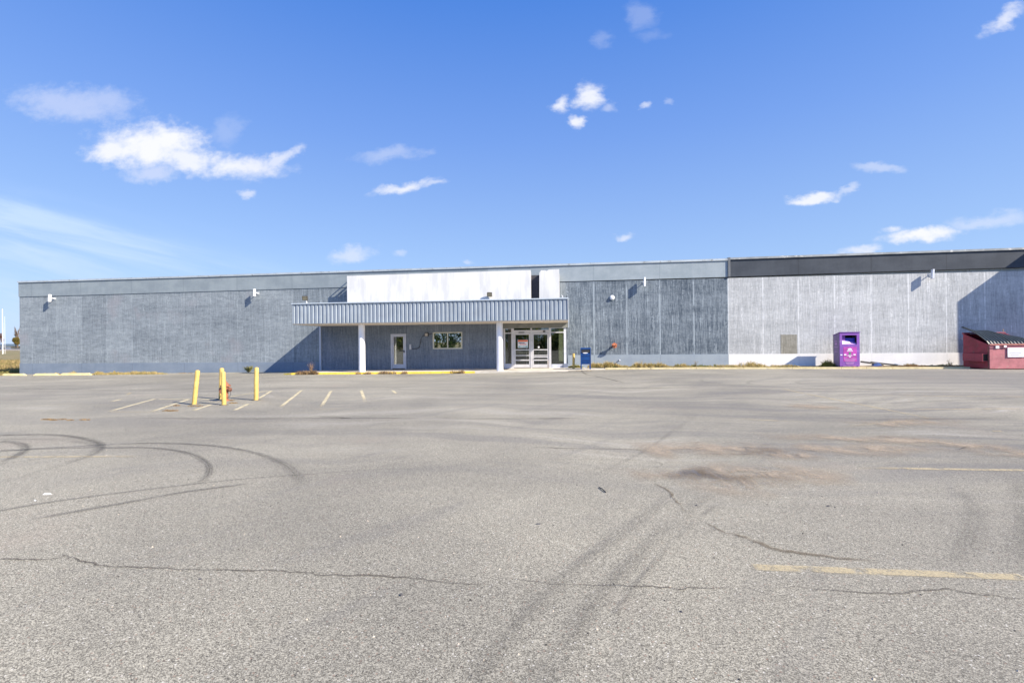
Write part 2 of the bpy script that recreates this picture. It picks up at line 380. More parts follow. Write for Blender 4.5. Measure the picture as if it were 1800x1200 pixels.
PURP = simple('purple_steel', (.20, .07, .36), .5, 0, .10, 3, 0, (.30, .20, .40), 3)
PURG = simple('faded_purple', (.24, .17, .30), .6, 0, .12, 3, 0, (.32, .27, .34), 3)
MAG = simple('magenta_print', (.40, .05, .34), .5, 0, .25, 3)
RED = simple('dumpster_red', (.28, .024, .045), .55, 0, .22, 3, .1, (.20, .05, .06), 5)
REDP = simple('faded_dumpster_red', (.40, .14, .155), .6, 0, .18, 3, .1, (.42, .22, .20), 4)
LID = simple('black_plastic', (.050, .065, .075), .30, 0, .2, 5)
CREAM = simple('cream_wall', (.72, .68, .50), .8, 0, .04, 2)
INTER = simple('dim_interior', (.10, .105, .09), .9, 0, .3, 1.5)
WOOD = simple('bare_wood', (.42, .30, .17), .8, 0, .2, 3)
SOIL = simple('dry_soil', (.25, .20, .125), .95, 0, .3, 3, .4, (.12, .10, .06), 6)
def field_mat():
    m, k, p, o = newmat('field'); P = k.pos()
    a = k.mix(k.rng(k.noise(k.scl(P, .5, .12, 1), .5, 5, .6), .40, .60), (.21, .165, .075), (.10, .115, .035))
    a = k.mix(k.rng(k.noise(P, 1.6, 5, .7), .4, .7), a, (.30, .23, .12))
    k.l.new(a, p.inputs['Base Color']); p.inputs['Roughness'].default_value = .95
    k.l.new(k.bump(k.noise(P, 5, 5, .7), .8, .2), p.inputs['Normal']); return m
FIELD = field_mat()

# ------------------------------------------------------------------ ground
def grid(name, xs, ys, zf, m):
    v = [(x, y, zf(x, y)) for y in ys for x in xs]; n = len(xs)
    f = [(j*n+i, j*n+i+1, (j+1)*n+i+1, (j+1)*n+i) for j in range(len(ys)-1) for i in range(n-1)]
    o = pyd(name, v, f, m)
    for p in o.data.polygons: p.use_smooth = True
    return o
xs = [-2500, -900, -300, -120] + [-70+i*4 for i in range(31)] + [120, 300, 900, 2500]
ys = [-2500, -600, -200, -80, -40, 0, 20, 27, 30, 34, 40, 50, 60, 75, 90, 110, 130, 160, 220, 400, 900, 3500]
g = grid('grass_field', xs, ys, lambda x, y: -.42 if y < 26 else -.34-.05*min(1, abs(y-30)/60)+.12*mnoise.noise(Vector((x*.05, y*.05, 2))), FIELD); g['kind'] = 'structure'
LX0 = -58.
xs = sorted(set([LX0 + i for i in range(0, 105)] + [p[0] for p in PX if LX0 < p[0] < 46])); ys = [-45+i for i in range(0, 73)] + [27.6]
lot = grid('parking_lot', xs, ys, zg, ASPH); lot['kind'] = 'structure'
xs2 = sorted(set([-20 + i for i in range(0, 67)] + [p[0] for p in PX if -20 < p[0] < 46]))
lot2 = grid('lot_apron', xs2, [27.6, 28.2, 28.8, 29.4, 29.78], zg, ASPH); lot2['kind'] = 'structure'
xs3 = [-38.6+i*1.0 for i in range(0, 19)] + [-20.]
lot3 = grid('wall_foot_ground', xs3, [27.6, 28.2, 28.8, 29.4, 29.78], lambda x, y: zg(x, y)+(0 if y < 28 else .0), ASPH); lot3['kind'] = 'structure'

def ribbon(name, pts, width, m, z=.004, soft=1., taper=(0, 0), jitter=0., sub=10, kind='structure', wj=0., world=False, fade=1.):
    P = pts if world else [at(*p) for p in pts]
    P = [Vector((p[0], p[1])) for p in P]; C = []
    for i in range(len(P)-1):
        p0 = P[max(i-1, 0)]; p1 = P[i]; p2 = P[i+1]; p3 = P[min(i+2, len(P)-1)]
        for j in range(sub):
            t = j/sub
            C.append(.5*((2*p1)+(p2-p0)*t+(2*p0-5*p1+4*p2-p3)*t*t+(3*p1-p0-3*p2+p3)*t**3))
    C.append(P[-1]); vs = []; fs = []; uvs = []; fd = []
    L = 0.; n = len(C)
    for i, c in enumerate(C):
        if i: L += (c-C[i-1]).length
        t = (C[min(i+1, n-1)]-C[max(i-1, 0)])
        if t.length < 1e-6: t = Vector((1, 0))
        t.normalize(); nn = Vector((-t.y, t.x)); s = i/(n-1)
        wd = width*(1+wj*mnoise.noise(Vector((c.x*1.3, c.y*1.3, 5))))
        if jitter: c = c + nn*jitter*(mnoise.noise(Vector((c.x*2.2, c.y*2.2, 1)))+.6*mnoise.noise(Vector((c.x*9, c.y*9, 2)))+.3*mnoise.noise(Vector((c.x*24, c.y*24, 3))))
        f_ = fade
        if taper[0]: f_ *= min(1, s/taper[0])
        if taper[1]: f_ *= min(1, (1-s)/taper[1])
        for k_ in range(3):
            p = c + nn*wd*(k_-1)*.5
            vs.append((p.x, p.y, zg(p.x, p.y)+z)); uvs.append((L, k_*.5)); fd.append(f_)
        if i:
            a = 3*(i-1)
            for k_ in range(2): fs.append((a+k_, a+3+k_, a+4+k_, a+1+k_))
    o = pyd(name, vs, fs, m); me = o.data
    ul = me.uv_layers.new(name='UVMap')
    for lp in me.loops: ul.data[lp.index].uv = uvs[lp.vertex_index]
    A = me.attributes.new('fade', 'FLOAT', 'POINT'); B = me.attributes.new('soft', 'FLOAT', 'POINT')
    for i in range(len(vs)): A.data[i].value = fd[i]; B.data[i].value = soft
    if kind: o['kind'] = kind
    return o
RUB = decal('tyre_rubber', (.06, .058, .057), .50, 2.0, .2, .5, .55, streak=9.)
RUBL = decal('faint_tyre_rubber', (.09, .086, .083), .25, 1.6, .15, .6, .65, streak=7.)
PAINT = decal('old_line_paint', (.54, .46, .29), .72, 6., .34, .54, .6)
PAINTW = decal('line_paint', (.68, .60, .39), .85, 6., .34, .48, .45)
CRK = decal('crack_fill', (.09, .075, .058), .68, 1.5, .22, .5, .35)
CRKG = decal('dirt_in_crack', (.15, .12, .08), .62, 3., .35, .55, .4)
SAND = decal('washed_sand', (.31, .25, .18), .85, 2.0, .30, .60, .5, (.45, .38, .29))
SANDD = decal('gravel_ridge', (.17, .13, .095), .55, 7., .42, .62, .5, (.30, .24, .18))

# tyre marks (doughnut arcs on the left)
for pts, wd, mm, sf, tp in [
    ([(0,765),(80,764),(130,768),(165,775),(178,783),(170,794),(145,805),(110,817),(60,832),(0,850)], .22, RUB, .8, (0, .6)),
    ([(0,776),(25,778),(42,783),(45,790),(35,798),(15,808),(0,814)], .20, RUB, .8, (0, .3)),
    ([(0,794),(60,789),(130,785),(200,781),(270,779),(340,781),(400,787),(450,797),(490,811),(515,828),(530,850)], .15, RUB, .8, (0, .35)),
    ([(0,792),(80,789),(150,787),(200,787),(260,787),(310,792),(345,802),(365,817),(367,832),(355,845),(340,852)], .14, RUB, .8, (0, .2)),
    ([(0,815),(60,808),(110,801),(165,793)], .14, RUBL, .9, (0, .2)),
    ([(0,898),(80,884),(160,873),(240,863),(340,851),(440,841),(530,835),(640,827),(760,822),(880,812)], .10, RUB, .9, (0, .7)),
    ([(20,920),(90,907),(170,893),(250,879),(320,866),(400,855),(440,850)], .13, RUB, .9, (.2, .15)),
    ([(0,772),(90,772),(140,776),(172,785)], .3, RUBL, 1, (0, 0)),
    ([(450,797),(490,812),(515,828),(528,845),(525,860)], .42, RUBL, 1, (.3, .4)),
    ([(1180,872),(1120,915),(1040,975),(960,1045),(880,1130),(830,1200)], .24, RUBL, 1, (.1, 0)),
    ([(1250,868),(1180,920),(1110,985),(1040,1065),(980,1150),(950,1210)], .26, RUBL, 1, (.1, 0)),
    ([(1270,880),(1200,935),(1140,1000),(1080,1080)], .10, RUBL, 1, (.1, 0)),
    ([(1690,860),(1712,900),(1700,950),(1672,1010)], .30, RUBL, 1, (.2, .3)),
    ([(1790,840),(1798,880),(1800,940),(1780,1000)], .32, RUBL, 1, (.2, .3)),
    ([(1500,662),(1420,663),(1340,667),(1315,672),(1340,678),(1440,683)], .25, RUBL, 1, (.1, .2)),
    ([(1380,660),(1290,662),(1240,666),(1235,670),(1270,675),(1330,680)], .25, RUBL, 1, (.1, .2)),
    ([(1660,664),(1560,664),(1450,667),(1400,672),(1450,679),(1560,683)], .3, RUBL, 1, (.1, .2)),
    ([(1440,688),(1530,689),(1620,690),(1720,690)], .4, RUBL, 1, (.3, .3)),
    ([(1460,733),(1550,738),(1660,736),(1800,735)], .5, RUBL, 1, (.3, .1)),
    ([(1250,700),(1380,706),(1520,709),(1700,703),(1800,700)], .35, RUBL, 1, (.3, .1)),
    ([(0,655+20),(200,672),(450,662)], .2, RUBL, 1, (.3, .3)),
    ([(0,711),(120,710),(250,709),(330,704)], .16, RUBL, 1, (.1, .3)),
    ([(470,720),(620,708),(760,696),(900,688)], .18, RUBL, 1, (.3, .3)),
    ([(1020,845),(1120,800),(1180,760),(1230,725)], .14, RUBL, 1, (.3, .3))]:
    ribbon('tyre_mark', pts, wd, mm, .008 if mm is RUB else .006, sf, tp)
# cracks and joints
for pts, wd, mm, jt in [
    ([(0,983),(60,984),(108,980),(112,974)], .026, CRK, .03), ([(112,974),(150,988),(180,993),(240,997),(340,999),(440,1004),(560,1010),(650,1014),(760,1021),(880,1029)], .027, CRK, .04),
    ([(370,1000),(410,1002),(450,1005)], .05, CRKG, .02),
    ([(900,1020),(1060,1030),(1240,1032),(1450,1036),(1640,1042),(1800,1048)], .018, CRK, .05),
    ([(240,735),(420,736),(640,735),(860,736),(1065,735)], .07, CRK, .01), ([(560,732),(590,733),(620,736)], .05, CRK, .02),
    ([(0,683),(240,685),(520,681.5),(800,681),(1100,682),(1380,683.5)], .10, CRK, .02),
    ([(1380,683.5),(1550,684),(1800,686)], .08, CRK, .02),
    ([(0,687),(130,678),(300,668),(450,658.5)], .045, CRK, .02),
    ([(1018,648.5),(1024,653),(1032,658),(1050,662),(1078,668),(1100,673)], .09, CRK, .06),
    ([(935,786),(1000,788),(1070,789),(1140,791)], .04, CRK, .01), ([(900,808),(1000,808),(1090,808),(1150,812),(1162,818),(1120,828)], .012, CRK, .02),
    ([(1150,850),(1175,862),(1185,880),(1200,900),(1222,912)], .05, CRKG, .04), ([(1222,912),(1260,930),(1310,945),(1360,965),(1430,975),(1540,985)], .05, CRKG, .05),
    ([(1222,912),(1180,895)], .02, CRKG, .03),
    ([(760,734),(860,731),(930,730)], .02, CRK, .02), ([(1060,735),(1180,734),(1300,735)], .014, CRK, .02)]:
    ribbon('pavement_crack', pts, wd, mm, .006, .8, (.05, .1), jt, 40, wj=1.1)
# painted bay lines
def pline(a, b, wd, mm, soft=.25, tp=(0, 0)):
    n = 5; ribbon('painted_line', [(a[0]+(b[0]-a[0])*i/n, a[1]+(b[1]-a[1])*i/n) for i in range(n+1)], wd, mm, .004, soft, tp)
for a, b, tp in [((530,686),(492,716),(0,.2)),((582,687),(564,716),(0,.3)),((635,686),(642,707),(0,.5)),((690,686),(698,693),(0,.5)),((477,687),(456,699.5),(0,0)),((436,710),(410,722),(0,.2)),
             ((371,711),(338,722),(0,.2)),((331,702),(264,724),(0,.2)),((272,701),(190,723.5),(0,.2)),((216,701),(192,706.5),(.3,.4)),((468,687),(408,696.5),(.1,0)),((272,701.3),(388,701.3),(0,.1)),((404,697),(470,687),(0,0))]:
    pline(a, b, .11, PAINTW, .25, tp)
for a, b, wd, tp in [((470,686.5),(700,686.5),.05,(0,.6)),((190,723.5),(290,724),.07,(0,.4)),((552,719.5),(598,719.3),.07,(.2,.2)),((230,690),(222,694),.1,(0,0)),
                 ((1375,683.5),(1455,699.5),.11,(.1,0)),((1455,699.5),(1567,721.5),.11,(0,0)),((1567,721.5),(1650,738),.09,(0,.5)),
                 ((1520,694),(1800,697.5),.11,(.2,0)),((1590,719.5),(1800,718),.11,(.2,0)),((1744,757),(1762,758),.12,(.1,.1)),((1500,822),(1800,826.5),.11,(.35,0)),((1322,996.5),(1800,1014.5),.115,(.03,0)),
                 ((0,803),(245,802),.09,(0,.2)),((1480,750),(1640,735),.09,(.5,.4)),((1280,735),(1420,742),.1,(.5,.5))]:
    pline(a, b, wd, PAINT, .3, tp)
# sandy wash and gravel ridges
for pts, wd, mm, tp in [
    ([(1120,793),(1200,789),(1290,789),(1390,791)], .85, SAND, (.15,.2)), ([(1380,791),(1470,790),(1560,789),(1680,789)], .55, SAND, (.2,.3)),
    ([(1330,768),(1440,770),(1530,773),(1620,776),(1700,783),(1760,793),(1830,803)], .62, SAND, (.2,0)),
    ([(1160,834),(1250,832),(1340,832),(1430,836),(1510,843)], .75, SAND, (.2,.25)), ([(1100,836),(1180,832),(1260,828)], .5, SAND, (.4,.3)),
    ([(1380,715),(1430,715),(1480,716)], .6, SAND, (.3,.3)), ([(1480,744),(1560,745),(1620,741),(1700,738)], .6, SAND, (.3,.4)),
    ([(1210,786),(1230,789),(1250,793)], .10, SANDD, (.1,.3)), ([(1190,780),(1250,777),(1330,781),(1400,785)], .07, SANDD, (.2,.2)), ([(1240,797),(1300,799),(1360,797)], .10, SANDD, (.2,.2)),
    ([(1330,822),(1360,829),(1400,834),(1440,838)], .09, SANDD, (.1,.2)), ([(1225,838),(1262,841),(1290,846)], .07, SANDD, (.2,.2)),
    ([(1540,767),(1590,770),(1640,776)], .25, SANDD, (.2,.3)), ([(1690,780),(1740,787),(1800,797)], .10, SANDD, (.2,0)),
    ([(1300,795),(1380,800),(1450,802)], .5, SAND, (.3,.3)), ([(1180,850),(1300,850),(1420,856)], .6, SAND, (.4,.4))]:
    o = ribbon('sand_drift', pts, wd*(1.7 if mm is SAND else 1), mm, .010 if mm is SAND else .013, 1., tp, .12 if mm is SAND else .02, 14, wj=.7)
# ------------------------------------------------------------------ stores
def strip(mb, xs, zb, zt, y0, y1):
    for a, b in zip(xs, xs[1:]):
        mb.hexa([(a,y0,zb(a)),(b,y0,zb(b)),(b,y1,zb(b)),(a,y1,zb(a)),(a,y0,zt(a)),(b,y0,zt(b)),(b,y1,zt(b)),(a,y1,zt(a))])
TOP = lambda x: lerp_tab([(-38.5,6.25),(-25.5,6.28),(-7.8,6.35),(9.3,6.40),(24.9,6.49),(40,6.56)], x)
BND = lambda x: lerp_tab([(-38.5,5.21),(-29,5.25),(-15.4,5.33),(0,5.35),(9.3,5.385),(16.2,5.46),(24.9,5.52),(40,5.6)], x)
def rngx(a, b, s=4.):
    n = max(1, int(abs(b-a)/s)); return [a+(b-a)*i/n for i in range(n+1)]
XL, XB, XE0, XE1, XR, XEND = -38.53, -16.05, -4.07, -.2, 9.29, 46.
st1 = empty('store_building', (0, D, 0), 'long grey ribbed concrete store with metal canopy over its glass entrance', 'store')
st2 = empty('store_building', (0, D, 0), 'white ribbed concrete store with charcoal parapet at the right', 'store')
th = .25
doorX0, doorX1, doorZ1 = -11.34, -10.33, 2.25
winX0, winX1, winZ0, winZ1 = -8.58, -6.68, 1.27, 2.33
FL = .06     # floor level at the entrance
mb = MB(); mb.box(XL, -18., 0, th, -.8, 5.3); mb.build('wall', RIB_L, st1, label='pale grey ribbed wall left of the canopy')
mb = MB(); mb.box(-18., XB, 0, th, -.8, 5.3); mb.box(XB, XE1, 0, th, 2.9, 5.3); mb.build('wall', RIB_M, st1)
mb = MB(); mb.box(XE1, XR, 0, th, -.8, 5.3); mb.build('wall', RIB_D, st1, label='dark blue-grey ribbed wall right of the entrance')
mb = MB(); yb = -.02
mb.box(XB, doorX0, yb, th, -.8, 2.9); mb.box(doorX0, doorX1, yb, th, doorZ1, 2.9); mb.box(doorX1, winX0, yb, th, -.8, 2.9)
mb.box(winX0, winX1, yb, th, -.8, winZ0); mb.box(winX0, winX1, yb, th, winZ1, 2.9); mb.box(winX1, XE0, yb, th, -.8, 2.9)
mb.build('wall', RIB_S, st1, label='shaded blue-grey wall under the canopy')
mb = MB(); mb.box(XB-.10, XB+.03, -.09, -.021, -.5, 2.82); mb.build('corner_trim', TRIMG, st1)
mb = MB(); mb.box(XL-.02, XB-.10, -.02, 0, -.8, .49); mb.build('plinth', PLI_L, st1)
mb = MB(); mb.box(XE1+.09, XR, -.02, 0, -.8, .835); mb.build('plinth', PLI_R, st1)
mb = MB(); strip(mb, rngx(XL-.03, -5.), lambda x: BND(x)-.02, TOP, -.035, th); mb.build('parapet_band', BAND_L, st1)
mb = MB(); strip(mb, rngx(-5., XR), lambda x: BND(x)-.02, TOP, -.035, th); mb.build('parapet_band', BAND_R, st1)
mb = MB(); strip(mb, rngx(XL-.06, XR), lambda x: TOP(x)-.0, lambda x: TOP(x)+.045, -.09, th+.05)
strip(mb, rngx(XL-.06, XR), lambda x: TOP(x)-.075, lambda x: TOP(x), -.09, -.06); mb.build('coping', COPM, st1)
mb = MB(); mb.box(XL, XR, th+.05, 46, 5.3, 6.0); mb.build('roof', COPM, st1)
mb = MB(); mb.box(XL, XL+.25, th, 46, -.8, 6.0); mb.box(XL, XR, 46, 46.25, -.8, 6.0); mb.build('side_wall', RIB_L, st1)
# second store
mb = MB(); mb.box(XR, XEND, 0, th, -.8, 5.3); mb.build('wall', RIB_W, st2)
mb = MB(); mb.box(XR, XEND, -.02, 0, -.8, .82); mb.build('plinth', PLI_W, st2)
mb = MB(); strip(mb, rngx(XR+.13, XEND), lambda x: BND(x)-.02, lambda x: TOP(x)+.03, -.035, th); mb.build('parapet_band', BAND_D, st2)
mb = MB(); strip(mb, [XR, XR+.128], lambda x: BND(x)-.02, lambda x: TOP(x)+.10, -.10, th); mb.build('parapet_end_post', simple('dark_grey_post', (.12, .13, .14), .6), st2)
mb = MB(); strip(mb, rngx(XR+.13, XEND), lambda x: TOP(x)+.03, lambda x: TOP(x)+.085, -.10, th+.05)
strip(mb, rngx(XR+.13, XEND), lambda x: TOP(x)-.03, lambda x: TOP(x)+.03, -.10, -.06); mb.build('coping', COPD, st2)
mb = MB(); mb.box(XR, XEND, th+.05, 46, 5.3, 6.0); mb.build('roof', COPM, st2)
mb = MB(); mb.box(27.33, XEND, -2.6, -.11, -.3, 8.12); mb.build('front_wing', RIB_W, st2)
px0, pz0 = W(1372, 588); px1, pz1 = W(1401, 620)
mb = MB(); mb.box(px0, px1, -.006, -.0005, .82, pz0); mb.build('bare_patch', RIB_T, st2)

# canopy
CY = -3.2; CX0, CX1 = -16.1, -.08; CB, CT = 2.84, 4.0
can = empty('canopy', (0, 0, 0)); can.parent = st1; can.location = (0, 0, 0)
def corr(mb, x0, x1, z0, z1, yf, pitch=.235):
    n = int(round((x1-x0)/pitch)); p = (x1-x0)/n; prof = []
    for i in range(n):
        a = x0+i*p
        prof += [(a, 0.), (a+p*.50, 0.), (a+p*.62, .035), (a+p*.88, .035)]
    prof.append((x1, 0.))
    vb = [mb.b.verts.new((x, yf+dd, z0)) for x, dd in prof]; vt = [mb.b.verts.new((x, yf+dd, z1)) for x, dd in prof]
    for i in range(len(prof)-1): mb.b.faces.new((vb[i], vb[i+1], vt[i+1], vt[i]))
mb = MB(); corr(mb, CX0, CX1, CB+.03, CT, CY); mb.build('fascia', FASC, can)
mb = MB(); mb.box(CX0, CX0+.03, CY+.04, CY+.12, CB+.03, CT); mb.box(CX1-.03, CX1, CY+.04, -.03, CB+.03, CT)
mb.box(CX0, CX1, CY+.045, CY+.09, CB+.03, CT); mb.build('end_panel', FASC, can)
mb = MB(); mb.box(CX0-.03, CX1+.03, CY-.05, CY+.12, CT, CT+.055); mb.box(CX1-.1, CX1+.03, CY+.12, -.04, CT, CT+.055); mb.build('top_flashing', simple('pale_flashing', (.55, .62, .68), .45, .2, .08, 2), can)
mb = MB(); mb.box(CX0-.01, CX1+.01, CY-.02, CY+.02, CB, CB+.03); mb.build('drip_edge', simple('grey_drip', (.22, .23, .24), .6), can)
mb = MB(); mb.box(CX0+.01, CX1-.01, CY+.021, -.04, CB-.03, CB+.02); mb.build('soffit', SOFF, can)
mb = MB(); mb.box(CX0+.05, CX1-.05, CY+.1, -.05, CB+.03, CB+.10); mb.build('canopy_roof', COPM, can)
mb = MB(); mb.hexa([(CX1+.035,CY-.02,2.42),(CX1+.06,CY-.02,2.42),(CX1+.06,CY+.3,2.42),(CX1+.035,CY+.3,2.42),(CX1-.005,CY-.03,4.10),(CX1+.02,CY-.03,4.10),(CX1+.02,CY+.3,4.10),(CX1-.005,CY+.3,4.10)]); mb.build('bent_end_flashing', simple('white_flashing', (.6, .63, .67), .5), can)
for cx in (-12.15, -3.95):
    mb = MB(); mb.tube([(cx, -2.55, -.0), (cx, -2.55, CB-.03)], .185, 28); mb.build('column', WHITE, st1, smooth=True)

# blank sign boards above the canopy
sg = empty('sign_boards', (0, 0, 0)); sg.parent = st1
SB0, SB1, G0, G1, SB2 = -13.89, -2.28, -1.76, -1.70, -.57
zt_ = lambda x: 5.93+.06*(x-SB0)/13.3
def board_mat():
    m, k, p, o = newmat('blank_white_board'); P = k.pos(); x, y, z = k.sep(P)[:3]
    n = k.noise(k.comb(k.math('MULTIPLY', x, 1.4), k.math('MULTIPLY', z, .35)), 1.2, 4, .6)
    cc = k.mix(k.rng(n, .46, .64, 0, .42), (.70, .70, .68), (.47, .48, .48))
    fr = k.math('FRACT', k.math('DIVIDE', k.math('SUBTRACT', x, SB0), 1.22)); dd = k.math('MINIMUM', fr, k.math('SUBTRACT', 1., fr))
    cc = k.mix(k.rng(dd, .012, .004, 0, .35), cc, (.45, .45, .46))
    k.l.new(cc, p.inputs['Base Color']); p.inputs['Roughness'].default_value = .6; return m
BOARD = board_mat()
mb = MB(); strip(mb, [SB0, -9., SB1], lambda x: 4.0, zt_, -.75, -.71); mb.build('board', BOARD, sg)
mb = MB(); mb.prism([(-1.78,4.0),(SB2,4.0),(SB2,5.99),(-1.2,5.97),(-1.32,5.90),(-1.42,5.94),(-1.66,5.95),(-1.76,5.80)], -.75, -.71); mb.build('board', BOARD, sg, label='smaller blank white board right of the gap')
FRM = simple('frame_timber', (.33, .32, .32), .8)
MB().box(SB0, SB0+.04, -.71, -.04, 4.0, 5.44).build('side_panel', FRM, sg); MB().box(SB0, SB0+.05, -.71, -.04, 5.53, 5.66).build('side_panel', FRM, sg); MB().box(SB0, SB0+.05, -.71, -.04, 5.88, 5.93).build('brace', FRM, sg)
MB().box(SB2-.04, SB2, -.71, -.04, 4.0, 5.75).build('side_panel', FRM, sg)
MB().box(SB1-.02, -1.70, -.33, -.30, 4.35, 5.72).build('gap_shade_sheet', simple('gap_shade_dark', (.055, .055, .065), .8), sg)  # added dark sheet standing in for the shade behind the gap
MB().box(SB1-.05, SB1, -.71, -.4, 4.0, 5.9).build('stud', FRM, sg); MB().box(-1.76, -1.72, -.71, -.3, 4.0, 5.8).build('stud', FRM, sg)
for xx in (-11, -8.6, -6.2, -3.8): MB().box(xx, xx+.09, -.71, -.62, 4.0, 5.9).build('stud', FRM, sg)

# left door
def frame_box(mb, x0, x1, z0, z1, y0, y1, t, bottom=True):
    mb.box(x0, x0+t, y0, y1, z0, z1); mb.box(x1-t, x1, y0, y1, z0, z1); mb.box(x0+t, x1-t, y0, y1, z1-t, z1)
    if bottom: mb.box(x0+t, x1-t, y0, y1, z0, z0+t)
dr = empty('door', (0, 0, 0)); dr.parent = st1; dr['label'] = 'pale grey glazed door under the canopy'
GL_DOOR = glass_mat('door_glass', (.55, .58, .55), .22); GL_WIN = glass_mat('window_glass', (.25, .3, .28), .62); GL_ENT = glass_mat('entrance_glass', (.62, .66, .62), .12)
DGREY = simple('door_grey', (.50, .53, .62), .55, 0, .05, 3)
mb = MB(); frame_box(mb, doorX0, doorX1, FL-.05, doorZ1, -.05, .12, .07, False); mb.build('door_frame', DGREY, dr)
mb = MB(); z0d, z1d = FL, doorZ1-.075; x0d, x1d = doorX0+.075, doorX1-.075
mb.box(x0d, x0d+.10, 0, .05, z0d, z1d); mb.box(x1d-.13, x1d, 0, .05, z0d, z1d); mb.box(x0d+.10, x1d-.13, 0, .05, z1d-.10, z1d); mb.box(x0d+.10, x1d-.13, 0, .05, z0d, z0d+.26)
mb.build('door_leaf', DGREY, dr)
mb = MB(); mb.box(x0d+.10, x1d-.13, .02, .03, z0d+.26, z1d-.10); mb.build('pane', GL_DOOR, dr)
mb = MB(); mb.box(x1d-.32, x1d-.06, -.06, -.02, 1.17, 1.21); mb.box(x1d-.09, x1d-.04, -.06, 0, 1.05, 1.2); mb.build('handle', DARK, dr)
blm = MB()
for i in range(17): blm.box(x0d+.28, x1d-.14, .16, .17, z0d+.28+i*.092, z0d+.335+i*.092)
blm.build('blind', simple('tan_blind', (.46, .36, .24), .8, 0, .3, 4), dr)
mb = MB(); mb.box(x0d+.19, x0d+.24, .12, .14, z0d+.26, z0d+1.15); mb.build('light_strip', WHITE, dr)
mb = MB(); mb.box(doorX0-.3, doorX1+.3, 1.2, 1.25, -.3, 2.6); mb.build('inner_wall', simple('inner_tan', (.30, .27, .21), .9), dr)
# window
wn_ = empty('window', (0, 0, 0)); wn_.parent = st1
mb = MB(); frame_box(mb, winX0, winX1, winZ0, winZ1, -.05, .08, .065); xm = (winX0+winX1)/2-.03
mb.box(xm, xm+.06, -.03, .07, winZ0+.065, winZ1-.065); mb.build('window_frame', simple('pale_vinyl', (.60, .60, .52), .5), wn_)
for a, b in ((winX0+.065, xm), (xm+.06, winX1-.065)):
    mb = MB(); mb.box(a, b, .02, .03, winZ0+.065, winZ1-.065); mb.build('pane', GL_WIN, wn_)
mb = MB(); mb.box(winX0-.3, winX1+.3, 1.0, 1.05, .5, 2.8); mb.build('room_wall', INTER, wn_)

# glazed entrance
en = empty('glass_entrance', (0, 0, 0)); en.parent = st1
def wx(px): return W(px, 610)[0]
def wz(py): return W(935, py)[1]
E0, P1a, P1b, MCa, MCb, P2a, P2b, E1 = -4.07, wx(899), wx(903.5), wx(932.6), wx(935.4), wx(965), wx(968.8), wx(991.2)
HZ = wz(576.5); TR = wz(580); DH = wz(585.2)
mb = MB(); mb.box(E0, CX1-.02, -.06, .2, HZ, CB-.04); mb.build('header', simple('olive_grey_header', (.20, .21, .20), .8), en)
mb = MB()
for a, b in ((E0, E0+.10), (P1a, P1b), (MCa, MCb), (P2a, P2b)): mb.box(a, b, -.03, .12, FL-.02, HZ)
mb.box(P1b, MCa, -.02, .11, DH, TR); mb.box(MCb, P2a, -.02, .11, DH, TR)
mb.box(E0+.10, P1a, -.01, .08, wz(585.8), wz(584)); mb.box(P2b, E1, -.01, .08, wz(585.4), wz(583.6))
mb.box(E0+.10, P1a, -.01, .08, HZ-.03, HZ); mb.box(P2b, E1, -.01, .08, HZ-.03, HZ)
mb.build('entrance_frame', ALU, en)
mb = MB(); mb.box(E1, XE1+.02, .0, .2, FL+.25, HZ); mb.build('right_jamb', simple('pale_jamb', (.62, .66, .74), .6), en)
mb = MB(); mb.box(E1-.02, XE1+.09, -.14, .2, FL-.1, FL+.25); mb.build('jamb_base', simple('slate_block', (.17, .20, .29), .8), en)
KNEE = simple('knee_wall_grey', (.48, .51, .60), .8)
MB().box(P2b, E1-.02, -.04, .12, FL-.1, wz(640)).build('knee_wall', KNEE, en); MB().box(E0+.10, P1a, -.04, .12, FL-.1, wz(639)).build('knee_wall', KNEE, en)
MB().box(P1b+.3, P1b+.66, -.04, -.02, wz(584.6), wz(583.2)).build('door_operator', DARK, en); MB().box(P2a-.36, P2a-.22, -.10, -.02, wz(584), wz(581.3)).build('door_sensor', DARK, en)
mb = MB(); mb.box(E0+.10, P1a, .03, .04, wz(639), HZ-.03); mb.box(P2b, E1, .012, .018, wz(640), HZ-.03); mb.box(P1b, P2a, .03, .04, TR, HZ); mb.build('sidelight_pane', GL_ENT, en)
RUSTY = simple('rusty_stile', (.55, .50, .47), .5, .1, .1, 5, 0, (.33, .14, .07), 6)
for i, (a, b) in enumerate(((P1b+.01, MCa-.01), (MCb+.01, P2a-.01))):
    dl = empty('door_leaf', (0, 0, 0)); dl.parent = en
    lf = MB(); zb = FL+.02; t = .085
    lf.box(a, a+t, 0, .05, zb, DH-.01); lf.box(b-t, b, 0, .05, zb, DH-.01); lf.box(a+t, b-t, 0, .05, DH-.10, DH-.01); lf.box(a+t, b-t, 0, .05, zb, zb+.20)
    for py, hh in ((614.6, .03), (624.6, .025), (627.4, .04), (632.7, .035)):
        if i == 0 and py == 627.4: continue
        lf.box(a+t, b-t, -.005, .045, wz(py)-hh, wz(py)+hh)
    lf.build('door_leaf_frame', ALU, en); bpy.data.objects.remove(dl)
    mb = MB(); mb.box(a+t, b-t, .02, .028, zb+.20, DH-.10); mb.build('pane', GL_ENT, en)
    mb = MB(); mb.box(a+.12, b-.12, -.05, -.03, wz(629.5), wz(628.2)); mb.build('push_bar', DARK, en)
mb = MB(); mb.box(P2a-.10, P2a-.03, -.012, -.006, FL+.03, FL+.5); mb.build('rust_stain', RUSTY, en)
